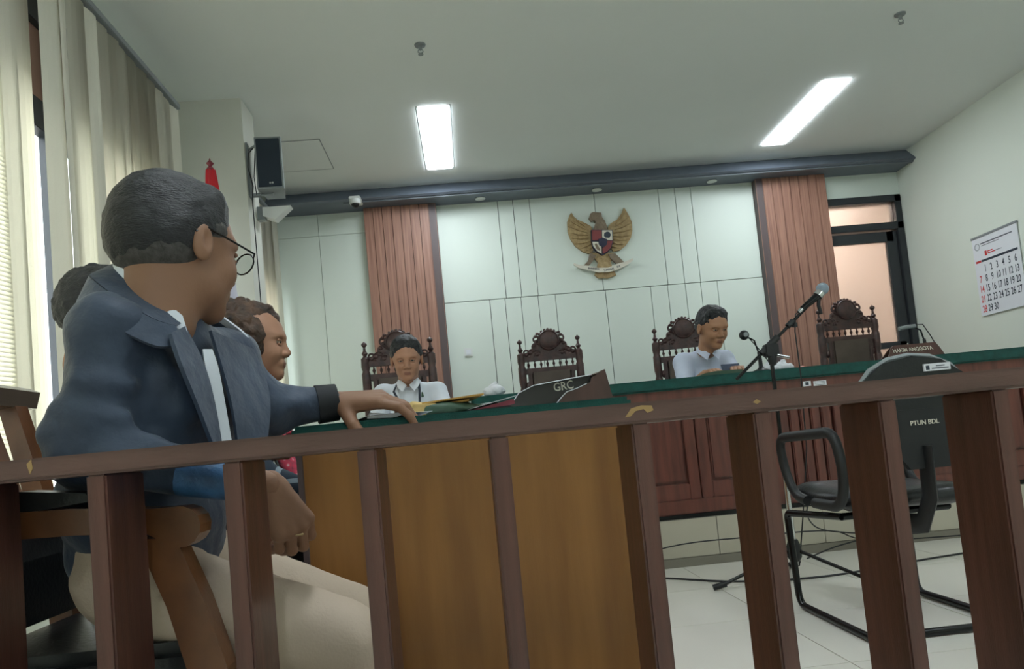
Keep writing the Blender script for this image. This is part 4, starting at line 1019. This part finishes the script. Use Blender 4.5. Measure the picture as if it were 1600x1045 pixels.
# close-cropped grey band at the nape and temples
sdf_obj('cropped_hair', [([eli((-.040, 0, .105), (.072, .0805, .055), .02), eli((.000, .058, .150), (.050, .024, .03), .02), eli((.000, -.058, .150), (.050, .024, .03), .02)], .0036, inv @ HM)], M['hairgrey'], root)
# glasses
b = MB()
for sd in (-1, 1):
    cpts = [HM @ Vector((.108 - .012 * abs(math.cos(a)) * 0, (.034 + .026 * math.cos(a)) * sd, .118 + .019 * math.sin(a))) for a in [2 * PI * k / 20 for k in range(21)]]
    b.tube(cpts, .0016, 6)
    b.tube([HM @ Vector(p) for p in ((.107, .060 * sd, .124), (.100, .072 * sd, .127), (.05, .080 * sd, .132), (-.005, .086 * sd, .138), (-.028, .086 * sd, .125))], .0020, 6)
b.tube([HM @ Vector(p) for p in ((.108, -.009, .122), (.112, 0, .126), (.108, .009, .122))], .0016, 6)
g = b.build('eyeglasses', M['blackmetal'], root, True); g.data.transform(inv)
b = MB()
for sd in (-1, 1):
    f = [b.bm.verts.new(inv @ HM @ Vector((.108, (.034 + .025 * math.cos(a)) * sd, .118 + .018 * math.sin(a)))) for a in [2 * PI * k / 16 for k in range(16)]]
    q = b.bm.faces.new(f); e = bmesh.ops.solidify(b.bm, geom=[q], thickness=.001)
b.build('lens', M['glass'], g)
# shirt collar and jacket collar
def loc(o): o.data.transform(inv); return o
def spl(pts, k=6):
    P = [Vector(p) for p in pts]; out = []
    for i in range(len(P) - 1):
        a, b_, c, d = P[max(i - 1, 0)], P[i], P[i + 1], P[min(i + 2, len(P) - 1)]
        for j in range(k):
            u = j / k; out.append(.5 * ((2 * b_) + (c - a) * u + (2 * a - 5 * b_ + 4 * c - d) * u * u + (3 * b_ - a - 3 * c + d) * u ** 3))
    out.append(P[-1]); return out
CI = [(-.622, 1.42, 1.150), (-.618, 1.365, 1.150), (-.592, 1.305, 1.122), (-.545, 1.272, 1.075), (-.500, 1.268, 1.035), (-.478, 1.280, 1.012)]
CO = [(-.668, 1.42, 1.085), (-.662, 1.34, 1.080), (-.630, 1.245, 1.052), (-.565, 1.205, 1.005), (-.500, 1.215, .965), (-.468, 1.245, .968)]
in_ = spl(CI); ou_ = spl(CO)
mid_ = [p.lerp(q, .5) + Vector((-.006, -.008, .012)) for p, q in zip(in_, ou_)]
b = MB(); b.sheet([p + Vector((.001, .001, .013)) for p in in_], [p.lerp(q, .35) + Vector((.006, .008, -.002)) for p, q in zip(in_, ou_)], .004)
mir = lambda L: [Vector((p.x + .03, 2 * 1.41 - p.y, p.z)) for p in L]
lf, lfo = mir(in_), mir(ou_)
b.sheet([p + Vector((.008, -.010, .012)) for p in lf], [p.lerp(q, .35) for p, q in zip(lf, lfo)], .004)
b.sheet(spl([(-.455, 1.305, .968), (-.450, 1.300, .93), (-.440, 1.302, .86), (-.434, 1.302, .78)]), spl([(-.442, 1.315, .968), (-.432, 1.312, .93), (-.424, 1.312, .86), (-.418, 1.316, .78)]), .006)
loc(b.build('shirt', M['shirt'], root, True))
b = MB(); b.sheet(in_, mid_, .007); b.sheet(mid_, ou_, .007); b.sheet(lf, lfo, .007)
b.sheet(spl([(-.474, 1.278, 1.006), (-.452, 1.292, .94), (-.440, 1.298, .87), (-.432, 1.30, .78)]), spl([(-.478, 1.225, .985), (-.462, 1.215, .935), (-.448, 1.245, .86), (-.436, 1.28, .78)]), .007)
b.sheet(spl([(-.448, 1.330, 1.005), (-.430, 1.325, .93), (-.418, 1.325, .86), (-.412, 1.325, .78)]), spl([(-.412, 1.46, .985), (-.392, 1.46, .92), (-.378, 1.42, .86), (-.378, 1.37, .78)]), .006)
loc(b.build('jacket_collar', M['jacket'], root, True))
cu = MB(); cu.tube([(-.330, 1.626, .878), (-.288, 1.640, .881)], .043, 16, r1=.041); loc(cu.build('sleeve_cuff', M['jacketin'], root, True))
cu = MB(); cu.tube([(-.47, 1.228, .757), (-.44, 1.230, .748), (-.39, 1.234, .735)], .050, 16, r1=.043, flat=(1, .8)); loc(cu.build('sleeve_cuff', M['denim'], root, True))
rg = MB(); c_ = wrist + Vector((.5, .25, -1)).normalized() * .10
rg.tube([c_ + Vector((.008 * math.cos(a), -.006 + .008 * math.sin(a), .0)) for a in [2 * PI * k / 14 for k in range(15)]], .002, 6); loc(rg.build('ring', M['gold'], root, True))

# 2. the woman with curly hair
J = dict(pelvis=(-.80, 2.36, .58), waist=(-.78, 2.36, .70), chest=(-.735, 2.36, .86), neckb=(-.70, 2.36, .99), shR=(-.715, 2.22, .935), shL=(-.70, 2.52, .94), elR=(-.62, 2.17, .72), wrR=(-.45, 2.25, .64), elL=(-.60, 2.56, .74), wrL=(-.45, 2.48, .64), knR=(-.45, 2.27, .52), knL=(-.45, 2.47, .52), anR=(-.47, 2.27, .09), anL=(-.47, 2.47, .09), hipR=(-.76, 2.27, .55), hipL=(-.76, 2.45, .55))
root, inv, HM, P = seated('woman with curly brown hair and a red batik scarf seated beyond the jacketed man', None, (-.75, 2.36, 0), 0, .48, 'skin2', J,
    (-.665, 2.38, 1.150), math.radians(4), math.radians(3), 0, 1.02, 'plaid', 'long', 'darktrousers', torso=(.95, 1.0), topname='plaid_jacket')
rnd = random.Random(3)
HP = [eli((-.045, 0, .165), (.095, .092, .092), .02), eli((-.075, 0, .10), (.070, .090, .075), .03), cap((.03, 0, .215), (.055, 0, .195), .035, .025, .02), eli((-.055, 0, .055), (.06, .078, .04), .02)]
for i in range(150):
    a = rnd.uniform(0, 2 * PI); z = rnd.uniform(-.9, 1); q = math.sqrt(1 - z * z)
    p = Vector((-.055 + .100 * q * math.cos(a), .096 * q * math.sin(a), .140 + .112 * z))
    if p.x > .02 and p.z < .185: continue
    HP.append(eli(p, (rnd.uniform(.014, .024),) * 3, .008))
HP.append(eli((.110, 0, .080), (.060, .12, .092), .012, None, True))
HP += [eli((.012, .066, .135), (.034, .026, .050), .02), eli((.012, -.066, .135), (.034, .026, .050), .02), eli((-.01, -.072, .08), (.030, .022, .035), .02)]
sdf_obj('curly_hair', [(HP, .0042, inv @ HM)], M['hairbrown'], root, disp=lambda co, n: noise.fractal(co * 45, 1, 2, 3) * .006)
bw = MB()
for sd in (-1, 1): bw.tube([HM @ Vector((.088, .014 * sd, .137)), HM @ Vector((.087, .030 * sd, .142)), HM @ Vector((.077, .047 * sd, .138))], .003, 6)
loc_ = bw.build('eyebrows', M['hairblack'], root, True); loc_.data.transform(inv)
# scarf round the neck falling down the front
b = MB()
b.tube([(-.79, 2.38, 1.06), (-.775, 2.30, 1.055), (-.72, 2.275, 1.03), (-.665, 2.285, .99), (-.625, 2.31, .94), (-.60, 2.32, .85), (-.57, 2.31, .76), (-.52, 2.29, .68)], .030, 12, flat=(1, .7))
b.tube([(-.79, 2.38, 1.06), (-.775, 2.46, 1.055), (-.72, 2.485, 1.03), (-.665, 2.475, .99), (-.625, 2.45, .94), (-.60, 2.44, .85)], .030, 12, flat=(1, .7))
o = b.build('batik_scarf', M['batik'], root, True); o.data.transform(inv)

# 3. the person hidden behind the man, only the hair shows over his shoulder
J = dict(pelvis=(-.84, 1.93, .58), waist=(-.83, 1.93, .7), chest=(-.84, 1.93, .84), neckb=(-.88, 1.94, 1.0), shL=(-.85, 2.05, .95), shR=(-.85, 1.80, .95), elL=(-.76, 2.04, .74), elR=(-.78, 1.77, .74), wrL=(-.60, 1.98, .68))
root, inv, HM, P = seated('person almost hidden behind the man in navy, only black hair showing above his shoulder', None, (-.86, 1.91, 0), 0, .48, 'skin2', J,
    (-.935, 1.98, 1.195), 0, math.radians(8), 0, 1.0, 'darktrousers', 'long', 'darktrousers', torso=(.92, .95), topname='dark_top')
hair_short(root, inv, HM, 'hairblack', .006)

# 4. the clerk with the lanyard
J = dict(pelvis=(-.36, 4.62, .80), waist=(-.36, 4.60, .90), chest=(-.35, 4.55, 1.02), neckb=(-.345, 4.50, 1.17), shR=(-.51, 4.54, 1.135), shL=(-.18, 4.54, 1.12), elR=(-.56, 4.40, .92), elL=(-.12, 4.36, .95), wrR=(-.45, 4.28, .90), wrL=(-.22, 4.28, .90))
root, inv, HM, P = seated('clerk in a white shirt with a dark lanyard seated behind the counsel table papers', None, (-.36, 4.62, .255), -PI / 2, .45, 'skin2', J,
    (-.342, 4.42, 1.325), -PI / 2 + math.radians(4), math.radians(14), 0, 1.10, 'shirt', 'long', 'darktrousers', torso=(1.0, .95), topname='shirt')
hair_short(root, inv, HM, 'hairblack', .006)
b = MB(); b.tube([(-.415, 4.47, 1.185), (-.435, 4.415, 1.135), (-.40, 4.405, 1.06), (-.365, 4.40, 1.0), (-.33, 4.40, .95)], .006, 6, flat=(1.2, .6)); b.tube([(-.285, 4.47, 1.185), (-.28, 4.415, 1.135), (-.285, 4.405, 1.06), (-.30, 4.40, 1.0), (-.33, 4.40, .95)], .006, 6, flat=(1.2, .6)); b.box((-.36, 4.392, .87), (-.30, 4.40, .95))
o = b.build('lanyard', M['ink'], root, True); o.data.transform(inv)
b = MB(); b.prism([(-.272, 1.085), (-.255, 1.085), (-.26, 1.115), (-.268, 1.115)], 4.385, 4.395, 'y'); o = b.build('pocket_badge', M['folder'], root); o.data.transform(inv)
def collar(root, inv, nk, s, m):
    b = MB()
    for sd in (-1, 1):
        A = [nk + Vector(p) for p in ((0, .050, .030), (.042 * sd, .030, .028), (.052 * sd, -.01, .018), (.032 * sd, -.055, -.012), (.008 * sd, -.075, -.035))]
        B = [nk + Vector(p) for p in ((0, .062, .000), (.060 * sd, .038, -.002), (.074 * sd, -.015, -.012), (.062 * sd, -.072, -.045), (.035 * sd, -.090, -.075))]
        b.sheet(A, B, .004)
    o = b.build('shirt_collar', m, root, True); o.data.transform(inv)
collar(root, inv, Vector((-.345, 4.475, 1.20)), 1, M['shirt'])

# 5. the judge
J = dict(pelvis=(1.57, 4.78, .80), waist=(1.565, 4.76, .90), chest=(1.56, 4.70, 1.03), neckb=(1.548, 4.62, 1.20), shR=(1.415, 4.65, 1.175), shL=(1.69, 4.66, 1.17), elR=(1.38, 4.52, .98), elL=(1.72, 4.50, 1.0), wrR=(1.455, 4.36, 1.068), wrL=(1.655, 4.36, 1.072))
root, inv, HM, P = seated('judge in a white shirt reading a dark folder behind the bench', None, (1.57, 4.78, .255), -PI / 2, .45, 'skin3', J,
    (1.572, 4.47, 1.362), -PI / 2 + math.radians(12), math.radians(20), 0, 1.06, 'shirtblue', 'short', 'darktrousers', torso=(.95, .95), topname='shirt',
    hands={'R': dict(dir=(.35, -1, .1), curl=(.5, .7, .5), thumb=(.4, .2)), 'L': dict(dir=(-.35, -1, .1), curl=(.5, .7, .5), thumb=(.4, .2))})
hair_short(root, inv, HM, 'hairblack', .004)
collar(root, inv, Vector((1.552, 4.565, 1.235)), 1, M['shirtblue'])
t = thing('document_folder', 'dark navy folder held open by the judge', 'folder', (1.575, 4.29, 1.034), math.radians(5))
b = MB(); b.box((-.03, -.004, 0), (.085, .002, .082), mx=Matrix.Rotation(math.radians(-22), 4, 'X')); b.build('cover', M['navyfolder'], t)
t = thing('document_folder', 'dark green folder lying on the bench under the judge hands', 'folder', (1.47, 4.22, 1.031), math.radians(-4))
b = MB(); b.prism([(-.15, 0), (.13, 0), (.13, .026), (-.02, .030), (-.09, .022)], -.10, .10, 'y'); b.build('cover', M['folder'], t, bevel=.002)

# ------------------------------------------------------------------ light and camera
w = bpy.data.worlds.new('World'); sc.world = w; w.use_nodes = True
bg = w.node_tree.nodes['Background']; bg.inputs[0].default_value = (.93, .96, 1.0, 1); bg.inputs[1].default_value = 4.2

cd = bpy.data.cameras.new('camera'); co = bpy.data.objects.new('camera', cd); C.objects.link(co)
f, yaw, pitch, roll, cy = 1142.3, -.0614, .06438, .09513, 620.77
Rm = Matrix.Rotation(yaw, 3, 'Z') @ Matrix.Rotation(pitch, 3, 'X') @ Matrix.Rotation(roll, 3, 'Y')
r_, fw, up = Rm.col[0], Rm.col[1], Rm.col[2]
m4 = Matrix((r_, up, -fw)).transposed().to_4x4(); m4.translation = Vector((0, 0, .75)); co.matrix_world = m4
cd.sensor_width = 36; cd.lens = f / 1600 * 36; cd.shift_y = (cy - 522.5) / 1600; cd.clip_start = .02
sc.camera = co
vs = sc.view_settings; vs.view_transform = 'Standard'; vs.look = 'None'; vs.gamma = 1; vs.use_curve_mapping = False; vs.exposure = .62
